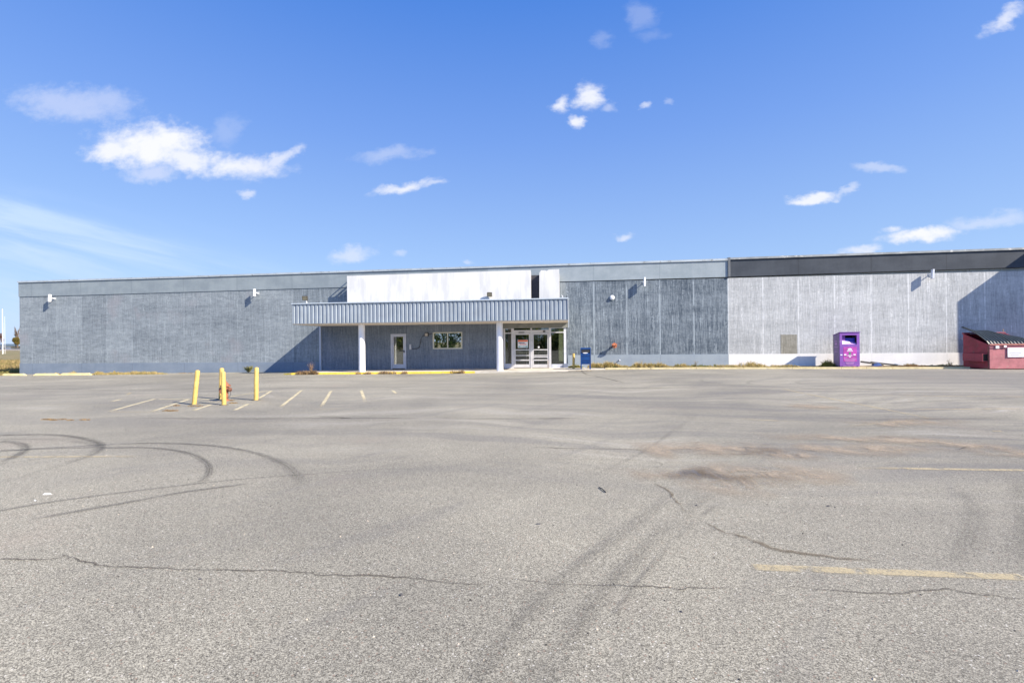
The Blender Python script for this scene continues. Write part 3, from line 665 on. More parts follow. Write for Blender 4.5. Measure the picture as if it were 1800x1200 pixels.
# room behind the glass
mb = MB(); mb.box(E0-.1, XE1-.2, 3.2, 3.3, -.3, 3.0); mb.box(E0-.1, E0, .21, 3.2, -.3, 3.0); mb.box(E0-.1, XE1-.2, .3, 3.3, 2.75, 2.85); mb.build('lobby_wall', simple('lobby_olive', (.30, .30, .21), .9, 0, .1, 1), en)
MB().box(wx(982.3), E1-.005, .03, .05, FL+.4, 2.5).build('cream_wall', CREAM, en); MB().box(E1+.15, E1+.2, .2, 3.2, FL, 2.7).build('lobby_wall', CREAM, en)
mb = MB(); mb.box(E0, XE1-.2, .13, 3.2, -.3, FL-.005); mb.build('lobby_floor', simple('lobby_floor', (.22, .22, .21), .5), en)
mb = MB()
for px_, ww in ((915, .9), (949, .35), (961, .08), (973, .5)): mb.box(wx(px_)-ww/2, wx(px_)+ww/2, 1.6, 1.66, FL, 2.3)
mb.build('inner_partition', simple('partition_dark', (.05, .055, .055), .6), en)
mb = MB()
for px_ in (921, 943, 957): mb.box(wx(px_), wx(px_)+.06, 1.45, 1.52, FL, 2.5)
mb.box(wx(905), wx(966), 1.45, 1.5, 1.0, 1.06); mb.build('inner_frame', ALU, en)
# notice on the left door
nt = empty('notice', (wx(919.3), D-.06, wz(604)), 'white notice with orange top and teal foot taped to the left glass door', 'notice')
nw, nh = wx(928.4)-wx(910.6), wz(597)-wz(610.8)
mb = MB(); mb.box(-nw/2, nw/2, 0, .005, -nh/2, nh/2); mb.build('sheet', simple('notice_white', (.72, .74, .78), .6), nt)
mb = MB(); mb.box(-nw/2+.01, nw/2-.01, -.004, -.001, nh/2-.11, nh/2-.01); mb.build('orange_header', simple('notice_orange', (.75, .16, .06), .6), nt)
mb = MB(); mb.box(-nw/2+.03, nw/2-.01, -.004, -.001, -nh/2+.04, -nh/2+.10); mb.build('teal_footer', simple('notice_teal', (.03, .30, .34), .6), nt)
def textlines(parent, x0, x1, z, h, m, y=-.004, name='printed_line'):
    mb = MB(); x = x0
    while x < x1-.01:
        w_ = random.uniform(.4, .8)*h; mb.box(x, min(x+w_, x1), y, y+.003, z, z+h*random.uniform(.85, 1.)); x += w_+h*.22
    return mb.build(name, m, parent)
textlines(nt, -nw*.40, nw*.18, .035, .065, simple('ink_navy', (.04, .06, .16), .6)); textlines(nt, -nw*.30, nw*.34, -.055, .055, simple('ink_red', (.62, .07, .05), .6)); textlines(nt, -nw*.25, nw*.25, -nh/2+.055, .03, WHITE, -.007)
o = MB().box(-.05, .05, 0, .006, -.05, .05).build('sticker', WHITE); x_, z_ = W(947, 610); o.location = (x_, D-.02, z_); tag(o, 'small white square sticker on the right glass door', 'sticker')

# electrical boxes and conduit
x_, z_ = W(722, 609.5); o = MB().box(-.065, .065, -.09, 0, -.17, .17).build('electrical_box', simple('box_grey', (.42, .44, .50), .5), bevel=.01); o.location = (x_, D-.02, z_); tag(o, 'tall narrow grey electrical box right of the grey door', 'electrical box')
x_, z_ = W(750.3, 587.8); jb = empty('junction_box', (x_, D-.02, z_), 'square pale box on dark plate beside the window', 'electrical box')
MB().box(-.12, .12, -.05, 0, -.12, .12).build('back_plate', DARK, jb); MB().box(-.08, .08, -.14, -.05, -.10, .08).build('box_cover', simple('box_tan', (.42, .39, .36), .5), jb, bevel=.01)
mb = MB(); pts = [(724.5,613),(733,612.8),(738,610),(739.5,602),(740,596),(743,591),(748,589)]
P_ = [(W(a, b)[0], -.045, W(a, b)[1]) for a, b in pts]
mb.tube(P_, .022, 8); mb.tube([(W(752,588)[0], -.045, W(752,588)[1]), (winX0, -.045, W(760,586)[1])], .018, 8)
o = mb.build('conduit', simple('conduit_dark', (.07, .075, .09), .5), None, True); o.location = (0, D, 0); tag(o, 'dark curved conduit between the two electrical boxes', 'conduit')

# wall lamps
def wall_lamp(px, py, label, ry=0, scale=1., rz=0., dn_=-.20):
    x, z = W(px, py, .28)
    t = empty('wall_lamp', (x, D, z), label, 'lamp', 'box lamps along the top of the wall', rz)
    mb = MB(); mb.box(-.05*scale, .05*scale, -.40, dn_, -.27*scale, .27*scale, Matrix.Rotation(ry, 4, 'Y')); mb.build('lamp_head', WHITE, t, bevel=.008)
    mb = MB(); mb.tube([(.02, 0, .0), (.02, -.22, .0)], .025, 10); mb.build('arm', WHITE, t, True)
    mb = MB(); mb.box(-.07, .11, -.03, 0, -.09, .07); mb.build('wall_plate', simple('lamp_plate', (.45, .48, .5), .5), t)
    mb = MB(); mb.box(-.06*scale, .06*scale, -.38, -.20, -.262*scale, -.25*scale, Matrix.Rotation(ry, 4, 'Y')); mb.build('lens', DARK, t)
wall_lamp(88.5, 524, 'white box lamp nearest the left end of the grey wall', R(4), .95, 0, -.25)
wall_lamp(448, 514.5, 'white box lamp on the grey wall above the parking bollards', 0, .9, 0, -.24)
wall_lamp(1133, 495.5, 'white box lamp on the dark blue-grey wall right of the canopy', R(1))
wall_lamp(1640.5, 481.5, 'white box lamp on the white store wall', R(3), .95, R(-9))
x_, z_ = W(1076, 523); dl = empty('round_wall_light', (x_, D, z_), 'small round white light on the dark ribbed wall', 'lamp')
MB().tube([(0, 0, 0), (0, -.05, 0)], .15, 24).build('ring', simple('light_ring', (.55, .6, .62), .4), dl, True); MB().tube([(0, -.05, 0), (0, -.10, 0), (0, -.13, 0)], [.135, .12, .07], 24).build('diffuser', WHITE, dl, True)
# floodlights
def flood(px, py, off, label, stand=True, mm=None):
    x, z = W(px, py, off); t = empty('floodlight', (x, D-off, z), label, 'floodlight', 'floodlights above the canopy', R(8))
    mt = Matrix.Rotation(R(12), 4, 'X')
    mb = MB(); mb.box(-.15, .15, -.05, .06, -.13, .13, mt); mb.build('housing', simple('bronze_housing', (.06, .055, .045), .5), t, bevel=.012)
    mb = MB(); mb.box(-.12, .12, -.058, -.051, -.10, .0, mt); mb.box(-.12, .12, -.058, -.051, .015, .10, mt); mb.build('lens', simple('flood_lens', (.16, .15, .11), .35), t)
    if stand:
        mb = MB(); mb.tube([(.06, .03, -.13), (.09, .05, -.28)], .025, 8); mb.build('mount', WHITE, t, True)
    else:
        mb = MB(); mb.tube([(0, .06, 0), (0, .17, -.02)], .03, 8); mb.build('mount', DARK, t, True)
flood(536, 524, 3.1, 'bronze floodlight at the left end of the canopy')
flood(860.5, 517.5, .92, 'bronze floodlight mounted low on the white sign board', False)
x_, z_ = W(989, 521, 1.4); o = MB().tube([(0, 0, -.14), (0, 0, .02), (-.06, -.02, .07)], .02, 8).build('vent_pipe', WHITE, None, True); o.location = (x_, D-1.4, z_); tag(o, 'thin bent white pipe on the right end of canopy roof', 'pipe')

# fire department connection, drain stub
x_, z_ = W(1080, 607, .3); fc = empty('fire_connection', (x_, D, z_), 'round orange fire hose connection on the dark wall', 'fire hose connection')
MB().tube([(0, 0, 0), (0, -.30, 0)], .065, 14).build('pipe', ORAN, fc, True)
mb = MB(); mb.tube([(0, -.24, 0), (0, -.33, 0)], [.10, .15], 20)
for k_ in range(6):
    a = k_*math.pi/3; mb.box(-.02, .02, -.02, .02, .13, .17, Matrix.Translation((0, -.31, 0)) @ Matrix.Rotation(a, 4, 'Y'))
mb.build('bell', ORAN, fc, True)
for s_ in (-1, 1):
    MB().tube([(s_*.06, -.33, 0), (s_*.09, -.42, -.02)], [.055, .05], 12).build('outlet_cap', RUST, fc, True)
x_, z_ = W(1089.5, 632.8, .12); o = MB().tube([(0, 0, 0), (0, -.16, 0)], .035, 12).build('drain_stub', WHITE, None, True); o.location = (x_, D-.02, z_); tag(o, 'short white pipe stub low on the pale plinth', 'pipe')

# ------------------------------------------------------------------ entrance slab, kerbs, wheel stops, planting strip
SX = [-15.9, -12, -8, -4.8]
KY = 26.25
mb = MB()
mb.hexa([(-15.9,KY+.15,-.5),(-.1,KY+.15,-.5),(-.1,D,-.5),(-15.9,D,-.5),(-15.9,KY+.15,-.03),(-.1,KY+.15,.065),(-.1,D,FL),(-15.9,D,-.03)])
mb.hexa([(-.1,27.2,-.5),(2.0,27.85,-.5),(2.0,D,-.5),(-.1,D,-.5),(-.1,27.2,.065),(2.0,27.85,.10),(2.0,D,.08),(-.1,D,.055)])
o = mb.build('entrance_slab', CONC); o['kind'] = 'structure'
mb = MB(); a, b = -16.0, -5.2
for i in range(12):
    xa = a+(b-a)*i/12; xb = a+(b-a)*(i+1)/12; za = lerp_tab([(-16,.02),(-5,.085)], xa)-.012; zb_ = lerp_tab([(-16,.02),(-5,.085)], xb)-.012
    mb.hexa([(xa,KY-.02,-.5),(xb,KY-.02,-.5),(xb,KY+.148,-.5),(xa,KY+.148,-.5),(xa,KY,za),(xb,KY,zb_),(xb,KY+.148,zb_),(xa,KY+.148,za)])
mb.hexa([(-16.6,KY+.2,-.5),(-16.0,KY-.02,-.5),(-16.0,KY+.15,-.5),(-16.5,KY+.4,-.5),(-16.6,KY+.2,-.05),(-16.0,KY,.005),(-16.0,KY+.148,.005),(-16.5,KY+.4,-.05)])
o = mb.build('yellow_kerb', YELC); o['kind'] = 'structure'
mb = MB(); mb.hexa([(b,KY-.02,-.5),(-.1,KY-.02,-.5),(-.1,KY+.148,-.5),(b,KY+.148,-.5),(b,KY,.07),(-.1,KY+.05,.055),(-.1,KY+.148,.065),(b,KY+.148,.075)]); o = mb.build('entrance_kerb', CONC); o['kind'] = 'structure'
# kerb to the right and the planting strip behind it
mb = MB(); xs_ = [2.0+i*1.25 for i in range(16)]; ky = 27.85
for xa, xb in zip(xs_, xs_[1:]):
    za = zg(xa, ky)+.085; zb_ = zg(xb, ky)+.085
    mb.hexa([(xa,ky,-.5),(xb-.02,ky,-.5),(xb-.02,ky+.16,-.5),(xa,ky+.16,-.5),(xa,ky+.02,za),(xb-.02,ky+.02,zb_),(xb-.02,ky+.16,zb_),(xa,ky+.16,za)])
o = mb.build('kerb', YELP); o['kind'] = 'structure'
mb = MB(); mb.box(2.0, xs_[-1], ky+.16, D, -.5, .125); o = mb.build('planting_strip', SOIL); o['kind'] = 'structure'
def wheel_stop(pa, pb, label):
    a = at(*pa, extra=.0); b = at(*pb); L = 1.75
    t = empty('wheel_stop', (a+b)/2, label, 'wheel stop', 'worn yellow wheel stops by the left wall', math.atan2(b.y-a.y, b.x-a.x)); L = (b-a).length/2
    mb = MB(); mb.hexa([(-L,-.10,0),(L,-.10,0),(L,.10,0),(-L,.10,0),(-L+.18,-.05,.13),(L-.18,-.05,.13),(L-.18,.05,.13),(-L+.18,.05,.13)]); mb.build('block', simple('stop_yellow', (.66, .54, .26), .85, 0, .15, 4, .2, (.5, .45, .33), 6), t)
wheel_stop((4,659.8), (45,659.8), 'faded yellow wheel stop left of the building corner')
wheel_stop((60,659.8), (103,659.4), 'faded yellow wheel stop just right of the building corner')
wheel_stop((107,659.2), (161,658.8), 'faded yellow wheel stop furthest from the building corner')

# ------------------------------------------------------------------ bollards, hydrant
def bollard(base, top, label, wpx=7.3, group='yellow bollards guarding the hydrant'):
    b = at(*base); r = ray(*top); tt = CAM + r*(b.y/r.y)
    # top lies above the base at the same depth
    k_ = ((b-CAM).dot(FWD))/r.dot(FWD); tt = CAM + r*k_
    h = (tt-b).length; rad = wpx/2/F*(b-CAM).dot(FWD)
    t = empty('bollard', b, label, 'bollard', group); ax = (tt-b)
    mb = MB(); mb.tube([-ax*.05, ax*.02, ax*.985-Vector((0, 0, rad*.3)), ax*.985, ax], [rad, rad, rad, rad*.86, rad*.45], 22); mb.build('post', YEL, t, True)
    mb = MB(); mb.tube([(0, 0, -.01), (0, 0, .012)], rad*1.9, 14); mb.build('dirt_ring', simple('dirt', (.14, .12, .08), .95, 0, .3, 10), t)
bollard((341.2,711), (347.4,650.3), 'yellow bollard leaning right, leftmost of the four around hydrant')
bollard((393.8,711.5), (392.2,652.6), 'yellow bollard directly in front of the rusty hydrant')
bollard((388.6,701.5), (389.8,646.6), 'yellow bollard behind the rusty hydrant, partly hidden by front bollard')
bollard((450.2,703.2), (450.8,645.3), 'upright yellow bollard right of the hydrant')
bollard((1008.3,648.5), (1008.3,621), 'thin yellow bollard between store entrance and blue mailbox', 4.2, 'thin')
for ob in list(bpy.data.objects):
    if ob.get('group') == 'thin': del ob['group']
hb = at(396.5, 704.3); hs = 35.5/F*(hb-CAM).dot(FWD)/.60
hy = empty('fire_hydrant', hb, 'rusty red fire hydrant between yellow bollards', 'fire hydrant')
def lathe(mb, prof, n=24, mt=None):
    mb.tube([(0, 0, z) for r, z in prof], [max(r, .002) for r, z in prof], n)
mb = MB(); mb.tube([(0,0,0),(0,0,.03),(0,0,.031),(0,0,.30),(0,0,.33),(0,0,.40),(0,0,.43)], [.115,.115,.078,.072,.085,.085,.075], 24); mb.build('barrel', RUST, hy, True)
mb = MB(); mb.tube([(0,0,.43),(0,0,.455),(0,0,.456),(0,0,.51),(0,0,.55),(0,0,.575)], [.135,.135,.10,.085,.05,.028], 24); mb.tube([(0,0,.57),(0,0,.61)], .022, 5)
for k_ in range(8):
    a = k_*math.pi/4; mb.box(-.014, .014, -.014, .014, .415, .47, Matrix.Translation((.118*math.cos(a), .118*math.sin(a), 0)))
mb.build('bonnet', RUST, hy, True)
for s_ in (-1, 1):
    mb = MB(); mb.tube([(s_*.07,0,.335),(s_*.12,0,.335),(s_*.121,0,.335),(s_*.165,0,.335),(s_*.166,0,.335),(s_*.21,0,.335)], [.05,.05,.065,.062,.03,.012], 16); mb.build('hose_cap', simple('dark_rust', (.16, .07, .045), .7), hy, True)
mb = MB(); mb.tube([(0,-.07,.30),(0,-.13,.30),(0,-.131,.30),(0,-.17,.30)], [.065,.065,.078,.07], 18); mb.build('pumper_cap', RUST, hy, True)
mb = MB(); mb.tube([(.17,0,.31),(.18,-.02,.2),(.14,-.03,.11),(.09,-.04,.10)], .006, 6); mb.build('chain', DARK, hy, True); mb = MB(); mb.tube([(-.17,0,.31),(-.18,-.02,.2),(-.12,-.04,.12)], .006, 6); mb.build('chain', DARK, hy, True)
hy.scale = (hs, hs, hs)

# ------------------------------------------------------------------ mailbox
mbp = at(1029.5, 647.0, .075)
ml = empty('mailbox', (mbp.x, mbp.y, .07), 'dark blue steel mailbox on four legs beside the thin yellow bollard', 'mailbox')
k0 = 1.0
mb = MB(); hw = .285
prof = [(-.27,.30),(.27,.30),(.27,.98)]+[(.27*math.cos(a)*1.0, .98+.24*math.sin(a)) for a in [R(20), R(45), R(70), R(90)]]+[(-.12,1.20),(-.14,1.0),(-.27,.90)]
mb.prismx(prof, -hw+.03, hw-.03); mb.build('body', BLUE, ml)
for s_ in (-1, 1):
    mb = MB(); x0 = s_*(hw-.015); mb.prismx([(-.285,.28),(.28,.28),(.28,1.0),(.2,1.16),(0,1.235),(-.2,1.235),(-.285,1.20)], x0-.015, x0+.015)
    mb.build('side_cheek', BLUE, ml)
mb = MB(); mb.box(-hw+.03, hw-.03, -.262, -.25, .955, 1.14); mb.build('slot_shade', DARK, ml)  # dark plate over the slot, standing in for the shade inside
mb = MB(); mb.box(-hw+.03, hw-.03, -.285, -.265, 1.15, 1.235); mb.build('hood', BLUE, ml)
mb = MB(); mb.prism([(-.17,.955),(-.12,.915),(0,.905),(.10,.925),(.13,.955),(0,.965)], -.292, -.268); mb.build('white_label', WHITE, ml)
mb = MB(); mb.box(-hw+.035, hw-.035, -.288, -.271, .76, .775); mb.box(-hw+.035, hw-.035, -.288, -.271, .50, .51); mb.box(-.2, .2, -.288, -.271, .38, .39); mb.build('seam', simple('blue_dark', (.004, .03, .12), .4), ml)
for sx_ in (-1, 1):
    for sy_ in (-1, 1):
        MB().box(sx_*hw-.03*(sx_+1)/1.0+.0, sx_*hw-.03*(sx_+1)+.055, sy_*.25-.03, sy_*.25+.03, -.02, .30).build('leg', BLUE, ml)

# ------------------------------------------------------------------ donation bin
b0 = W(1476.5, 643.4, 1.40); b1 = W(1511.5, 643.4, 1.40); bw = b1[0]-b0[0]; bt = W(1490, 584.2, 1.40)[1]
dn = empty('donation_bin', ((b0[0]+b1[0])/2, D-1.40, .125), 'purple steel clothes donation bin with magenta print by the white wall', 'donation bin')
H_ = bt-.125; hw = bw/2; Dp = .66; sk_ = .0
def bp(x, y): return (x + (sk_*y/Dp), y)
mb = MB()
ox0, ox1, oz0, oz1 = -hw*.76, hw*.72, H_-.66, H_-.15
def q4(mb, pts): mb.b.faces.new([mb.b.verts.new(p) for p in pts])
# shell with chute opening
def seg(x0, x1, z0, z1, y0=0, y1=.04): mb.box(x0, x1, y0, y1, z0, z1)
seg(-hw, hw, .04, oz0); seg(-hw, ox0, oz0, oz1); seg(ox1, hw, oz0, oz1); seg(-hw, hw, oz1, H_)
mb.build('front_panel', PURP, dn)
mb = MB(); xl0, yl0 = bp(-hw, 0.041); xl1, yl1 = bp(-hw, Dp); xr0, _ = bp(hw, .041); xr1, _ = bp(hw, Dp)
mb.hexa([(xl0,yl0,.04),(xl0+.04,yl0,.04),(xl1+.04,yl1,.04),(xl1,yl1,.04),(xl0,yl0,H_),(xl0+.04,yl0,H_),(xl1+.04,yl1,H_-.16),(xl1,yl1,H_-.16)])
mb.build('side_panel', PURG, dn); mb = MB()
mb.hexa([(xr0-.04,yl0,.04),(xr0,yl0,.04),(xr1,yl1,.04),(xr1-.04,yl1,.04),(xr0-.04,yl0,H_),(xr0,yl0,H_),(xr1,yl1,H_-.16),(xr1-.04,yl1,H_-.16)])
mb.build('side_panel', PURG, dn)
mb = MB(); mb.hexa([(xl0-.02,-.03,H_),(xr0+.03,-.03,H_),(xr1+.03,Dp+.02,H_-.16),(xl1-.02,Dp+.02,H_-.16),(xl0-.02,-.03,H_+.03),(xr0+.03,-.03,H_+.03),(xr1+.03,Dp+.02,H_-.13),(xl1-.02,Dp+.02,H_-.13)]); mb.build('lid', simple('purple_lid', (.17, .06, .30), .5), dn)
mb = MB(); mb.box(xl1, xr1, Dp-.03, Dp, .04, H_-.17); mb.build('back_panel', PURG, dn)
mb = MB(); mb.box(ox0, ox1, .45, .47, oz0-.05, oz1+.02); mb.build('chute_back', simple('chute_black', (.008, .008, .012), .8), dn)
mb = MB(); mb.hexa([(ox0,.03,oz0),(ox1,.03,oz0),(ox1,.16,oz0+.10),(ox0,.13,oz0+.22),(ox0,.02,oz0+.01),(ox1,.02,oz0+.01),(ox1,.15,oz0+.11),(ox0,.12,oz0+.23)]); mb.build('chute_plate', simple('pale_purple', (.46, .27, .60), .5), dn)
mb = MB(); mb.box(ox0+.24, ox1-.02, .16, .18, oz0+.05, oz0+.36); mb.build('blue_bag', simple('blue_plastic', (.010, .02, .34), .45), dn)
mb = MB(); mb.box(ox0-.01, ox0+.22, .13, .15, oz0+.0, oz1); mb.build('chute_flap', simple('purple_flap', (.18, .05, .32), .5), dn)
mb = MB(); mb.box(-hw*.64, hw*.70, -.006, -.001, .30, oz0-.13); mb.build('printed_panel', MAG, dn)
TXT = simple('print_white', (.72, .70, .78), .6); pz = oz0-.13
def pr(mb, cx, cz, w, h): mb.box(cx-w/2, cx+w/2, -.012, -.007, cz-h/2, cz+h/2)
mb = MB()
mb.prism([(-.12,pz-.17),(.12,pz-.17),(.10,pz-.11),(.04,pz-.07),(-.04,pz-.07),(-.10,pz-.11)], -.012, -.007); mb.build('printed_emblem', TXT, dn); mb = MB(); pr(mb, 0, pz-.22, .30, .035)
mb.build('printed_line', TXT, dn)
for a_ in ((0, pz-.47, .24, .035), (0, pz-.54, .10, .05), (-.24, pz-.42, .12, .06), (.24, pz-.42, .12, .06), (-hw+.07, pz-.43, .10, .06)): mb = MB(); pr(mb, *a_); mb.build('printed_mark', TXT, dn)
PGR = simple('print_green', (.05, .22, .12), .6)
for a_ in ((-.22, pz-.50, .08, .045), (.22, pz-.50, .07, .03), (0, pz-.35, .10, .12)): mb = MB(); pr(mb, *a_); mb.build('printed_green', PGR, dn)
PTX = simple('print_pink', (.50, .28, .55), .6)
for i in range(5): textlines(dn, -.30+.03*i, .30-.03*i, pz-.66-.075*i, .035, PTX, -.012)
textlines(dn, -.34, .34, pz-1.05, .03, PTX, -.012)
mb = MB()
for yy, zz, w2, h2 in ((.35,H_-.48,.24,.05),(.35,H_-.62,.2,.12),(.35,H_-.8,.4,.03),(.35,H_-1.05,.3,.03)):
    xa = -hw + sk_*yy/Dp - .006; MB().box(xa-.004, xa, yy-w2/2, yy+w2/2, zz-h2/2, zz+h2/2).build('side_print', PTX, dn)
for sx_ in (-1, 1):
    for yy in (.12, .54): MB().box(sx_*.4-.06+sk_*yy/Dp, sx_*.4+.06+sk_*yy/Dp, yy-.06, yy+.06, -.03, .04).build('foot', DARK, dn)

# ------------------------------------------------------------------ dumpster
fl = at(1738.5, 650.3); yF = 27.15; xF = CAM.x + ray(1740, 640).x*(yF/ray(1740, 640).y); yK = 28.6; xK = CAM.x + ray(1693.5, 640).x*(yK/ray(1693.5, 640).y)
zF = CAM.z + ray(1740, 606).z*(yF/ray(1740, 606).y); zK = CAM.z + ray(1693.5, 586.5).z*(yK/ray(1693.5, 586.5).y); zB = zg(22, 27.3)
dm = empty('dumpster', (xF, yF, zB), 'dark red steel dumpster with black ribbed plastic lids at right edge', 'dumpster')
LW = 2.05; dk = yK-yF; sh = xK-xF; zf = zF-zB; zk = zK-zB
def dp(x, y): return (x+sh*y/dk, y)
mb = MB(); th2 = .05
def slab(pa, pb, za, zb2, t, inward):     # wall between two plan points, with top heights
    (xa, ya), (xb, yb_) = pa, pb; ix, iy = inward
    mb.hexa([(xa,ya,.05),(xb,yb_,.05),(xb+ix*t,yb_+iy*t,.05),(xa+ix*t,ya+iy*t,.05),(xa,ya,za),(xb,yb_,zb2),(xb+ix*t,yb_+iy*t,zb2),(xa+ix*t,ya+iy*t,za)])
slab(dp(0, .051), dp(0, dk), zf, zk, th2, (1, 0)); slab(dp(LW-th2, .051), dp(LW-th2, dk), zf, zk, th2, (1, 0))
mb.box(sh+.05, LW+sh, dk, dk+.05, .05, zk); mb.box(0, LW, .05, dk, .03, .06); mb.build('side_panel', RED, dm)
mb = MB(); mb.box(0, LW, 0, .05, .04, zf-.02); mb.build('front_panel', REDP, dm)
mb = MB(); mb.box(-.02, LW+.02, -.05, .07, zf-.02, zf+.05); mb.build('front_lip', simple('pink_rust_lip', (.40, .15, .12), .6, 0, .2, 5), dm)
mb = MB(); mb.box(-.01, LW, -.03, -.001, zf-.17, zf-.145); mb.build('front_rail', simple('dark_red_rail', (.12, .04, .08), .5), dm)
mb = MB(); mb.box(-.26, -.001, .10, 1.35, .40, .80); mb.build('fork_sleeve', simple('sleeve_red', (.30, .035, .06), .6), dm)
mb = MB(); mb.box(-.23, -.03, .092, .098, .43, .77); mb.build('sleeve_opening_shade', simple('sleeve_black', (.01, .005, .005), .9), dm)  # black plate on the solid sleeve, painted as its shaded inside
mb = MB(); mb.box(-.03, 0-.001, .3, 1.5, .10, .14); mb.box(-.035, -.002, .05, dk-.05, .04, .10); mb.box(-.03, -.001, .05, .09, .1, zf-.1); mb.build('bottom_rib', simple('rusty_rib', (.24, .09, .07), .7, 0, .3, 6), dm)
mb = MB(); mb.box(-.012+sh*.8, -.002+sh*.8, 1.42, 1.62, zk-.30, zk-.20); mb.build('grey_sticker', simple('sticker_grey', (.25, .2, .26), .6), dm)
mb = MB(); mb.box(.78, 1.52, -.045, -.032, zf-.62, zf-.15); mb.build('white_sign', WHITE, dm)
mb = MB(); mb.box(1.53, 2.02, -.045, -.032, zf-.60, zf-.15); mb.build('pink_sign', simple('pinkish_white', (.55, .33, .38), .6), dm)
MB().box(.24, .40, -.045, -.032, zf-.18, zf-.05).build('white_sticker', WHITE, dm); MB().box(.60, .72, -.065, -.052, zf-.13, zf-.03).build('white_sticker', WHITE, dm)
textlines(dm, .86, 1.40, zf-.42, .05, simple('ink_pale', (.50, .48, .52), .6), -.049); textlines(dm, .90, 1.30, zf-.52, .035, simple('ink_pale2', (.52, .44, .5), .6), -.049); textlines(dm, 1.58, 1.95, zf-.35, .05, simple('ink_pink', (.72, .6, .62), .6), -.049)
# lids: curved ribbed sheets from back hinge to front lip
def lid(x0, x1, lift, curl, drop=0., name='lid'):
    mb = MB(); nx = 39; ny = 14; rows = []
    for j in range(ny+1):
        v = j/ny; y = dk*(1-v)+.02; zz = zk+.03+(zf-zk)*v + .10*math.sin(math.pi*min(1, v*1.05)) + lift*(1-v)
        row = []
        for i in range(nx+1):
            u = i/nx; x = x0+(x1-x0)*u + sh*y/dk
            rib = (.085*(1 if (int(u*13) % 2 == 0) else 0)*(1 if .06 < v < .95 else 0)) - drop*u*(1-v)
            cz = curl*max(0, 1-u*2.2)*(1-v*.9)
            row.append(mb.b.verts.new((x - .25*curl*max(0, 1-u*2.2)*(1-v), y, zz+rib+cz)))
        rows.append(row)
    for a, b in zip(rows, rows[1:]):
        for i in range(nx): mb.b.faces.new((a[i], a[i+1], b[i+1], b[i]))
    r = bmesh.ops.extrude_face_region(mb.b, geom=mb.b.faces[:]); vv = [g for g in r['geom'] if isinstance(g, bmesh.types.BMVert)]
    bmesh.ops.translate(mb.b, vec=(0, 0, -.012), verts=vv)
    return mb.build(name, LID, dm)
lid(-.03, .98, .10, .22); lid(1.04, LW+.04, .10, 0, .34)
mb = MB(); mb.tube([(sh, dk+.02, zk+.04), (LW+sh, dk+.02, zk+.04)], .025, 10); mb.box(sh-.02, sh+.25, dk-.1, dk+.06, zk-.02, zk+.04); mb.build('hinge_rod', RED, dm, True)
mb = MB(); mb.box(1.25, 1.28, dk*.55, dk*.55+.03, zk+.1, zk+.22); mb.build('lid_handle', simple('rust_handle', (.3, .2, .12), .7), dm)

# ------------------------------------------------------------------ debris by the bin
a = W(1513, 637, .75); b = W(1553, 642, .75)
o = MB(); o.tube([(a[0], 0, a[1]), (b[0], 0, b[1])], .05, 4); o = o.build('black_plank', DARK); o.location = (0, D-.75, .05); tag(o, 'long black strip of wood lying against the purple bin', 'plank')
a = W(1534, 641.5, .75)
mb = MB(); mb.hexa([(0,0,0),(.46,-.05,0),(.50,.22,0),(.02,.25,0),(.06,.02,.19),(.36,0,.15),(.40,.2,.20),(.10,.2,.22)]); o = mb.build('blue_bag', simple('trash_blue', (.02, .07, .26), .5), None, False, .01); o.location = (a[0], D-.80, .125); tag(o, 'crumpled blue bag on the ground right of the purple bin', 'bag')
a = W(1546, 638, .6)
mb = MB(); mb.hexa([(-.25,0,.16),(.95,.05,-.0),(.95,.40,0),(-.25,.4,.16),(-.25,0,.23),(.95,.05,.08),(.95,.4,.08),(-.25,.4,.25)]); o = mb.build('black_board', DARK); o.location = (a[0], D-.62, .125); tag(o, 'flat black board lying over the crumpled blue bag', 'board')
mb = MB(); mb.tube([(0,0,0),(0,0,.02),(.02,0,.05)], [.05,.05,.02], 8); o = mb.build('orange_litter', simple('litter_orange', (.6, .2, .1), .7), None); p_ = W(1502, 642.5, 1.6); o.location = (p_[0], D-1.58, .125); tag(o, 'small orange-brown litter at the foot of the purple bin', 'litter')
def litter(px, py, dims, m, name, label, cat, rz=0.):
    p = at(px, py); o = MB(); 
    n = 7; lo = []; hi = []
    for i in range(n):
        a = i*2*math.pi/n; k_ = random.uniform(.7, 1.1); lo.append(o.b.verts.new((dims[0]*k_*math.cos(a), dims[1]*k_*math.sin(a), 0))); hi.append(o.b.verts.new((dims[0]*.6*k_*math.cos(a), dims[1]*.6*k_*math.sin(a), dims[2]*random.uniform(.6, 1))))
    for i in range(n): o.b.faces.new((lo[i], lo[(i+1) % n], hi[(i+1) % n], hi[i]))
    o.b.faces.new(hi); ob = o.build(name, m); ob.location = p; ob.rotation_euler[2] = rz; tag(ob, label, cat); return ob
STN = simple('dark_stone', (.07, .07, .075), .8)
litter(352,1017.5,(.018,.010,.010),STN,'stone','dark pebble on asphalt just below the long left crack','stone',.4)
litter(706,1046,(.014,.014,.016),STN,'stone','dark round pebble on asphalt left of the picture centre','stone')
litter(1197,1075,(.012,.009,.010),STN,'stone','dark pebble on asphalt nearest the bottom, right of centre','stone')
litter(946,920.5,(.03,.02,.006),STN,'asphalt_crumb','flat dark crumb on asphalt near the picture centre','stone')
litter(1224,888,(.018,.015,.012),STN,'stone','dark pebble above the forked crack at right','stone')
litter(1456,889.5,(.02,.015,.012),STN,'stone','dark pebble on asphalt below the sandy ridges','stone')
litter(83,868,(.05,.02,.012),WHITE,'paper_scrap','white scrap of paper on asphalt inside the tyre arcs','litter',.1)
litter(62,879,(.03,.01,.006),WHITE,'paper_scrap','smaller thin scrap below the white paper on asphalt','litter',-.4)
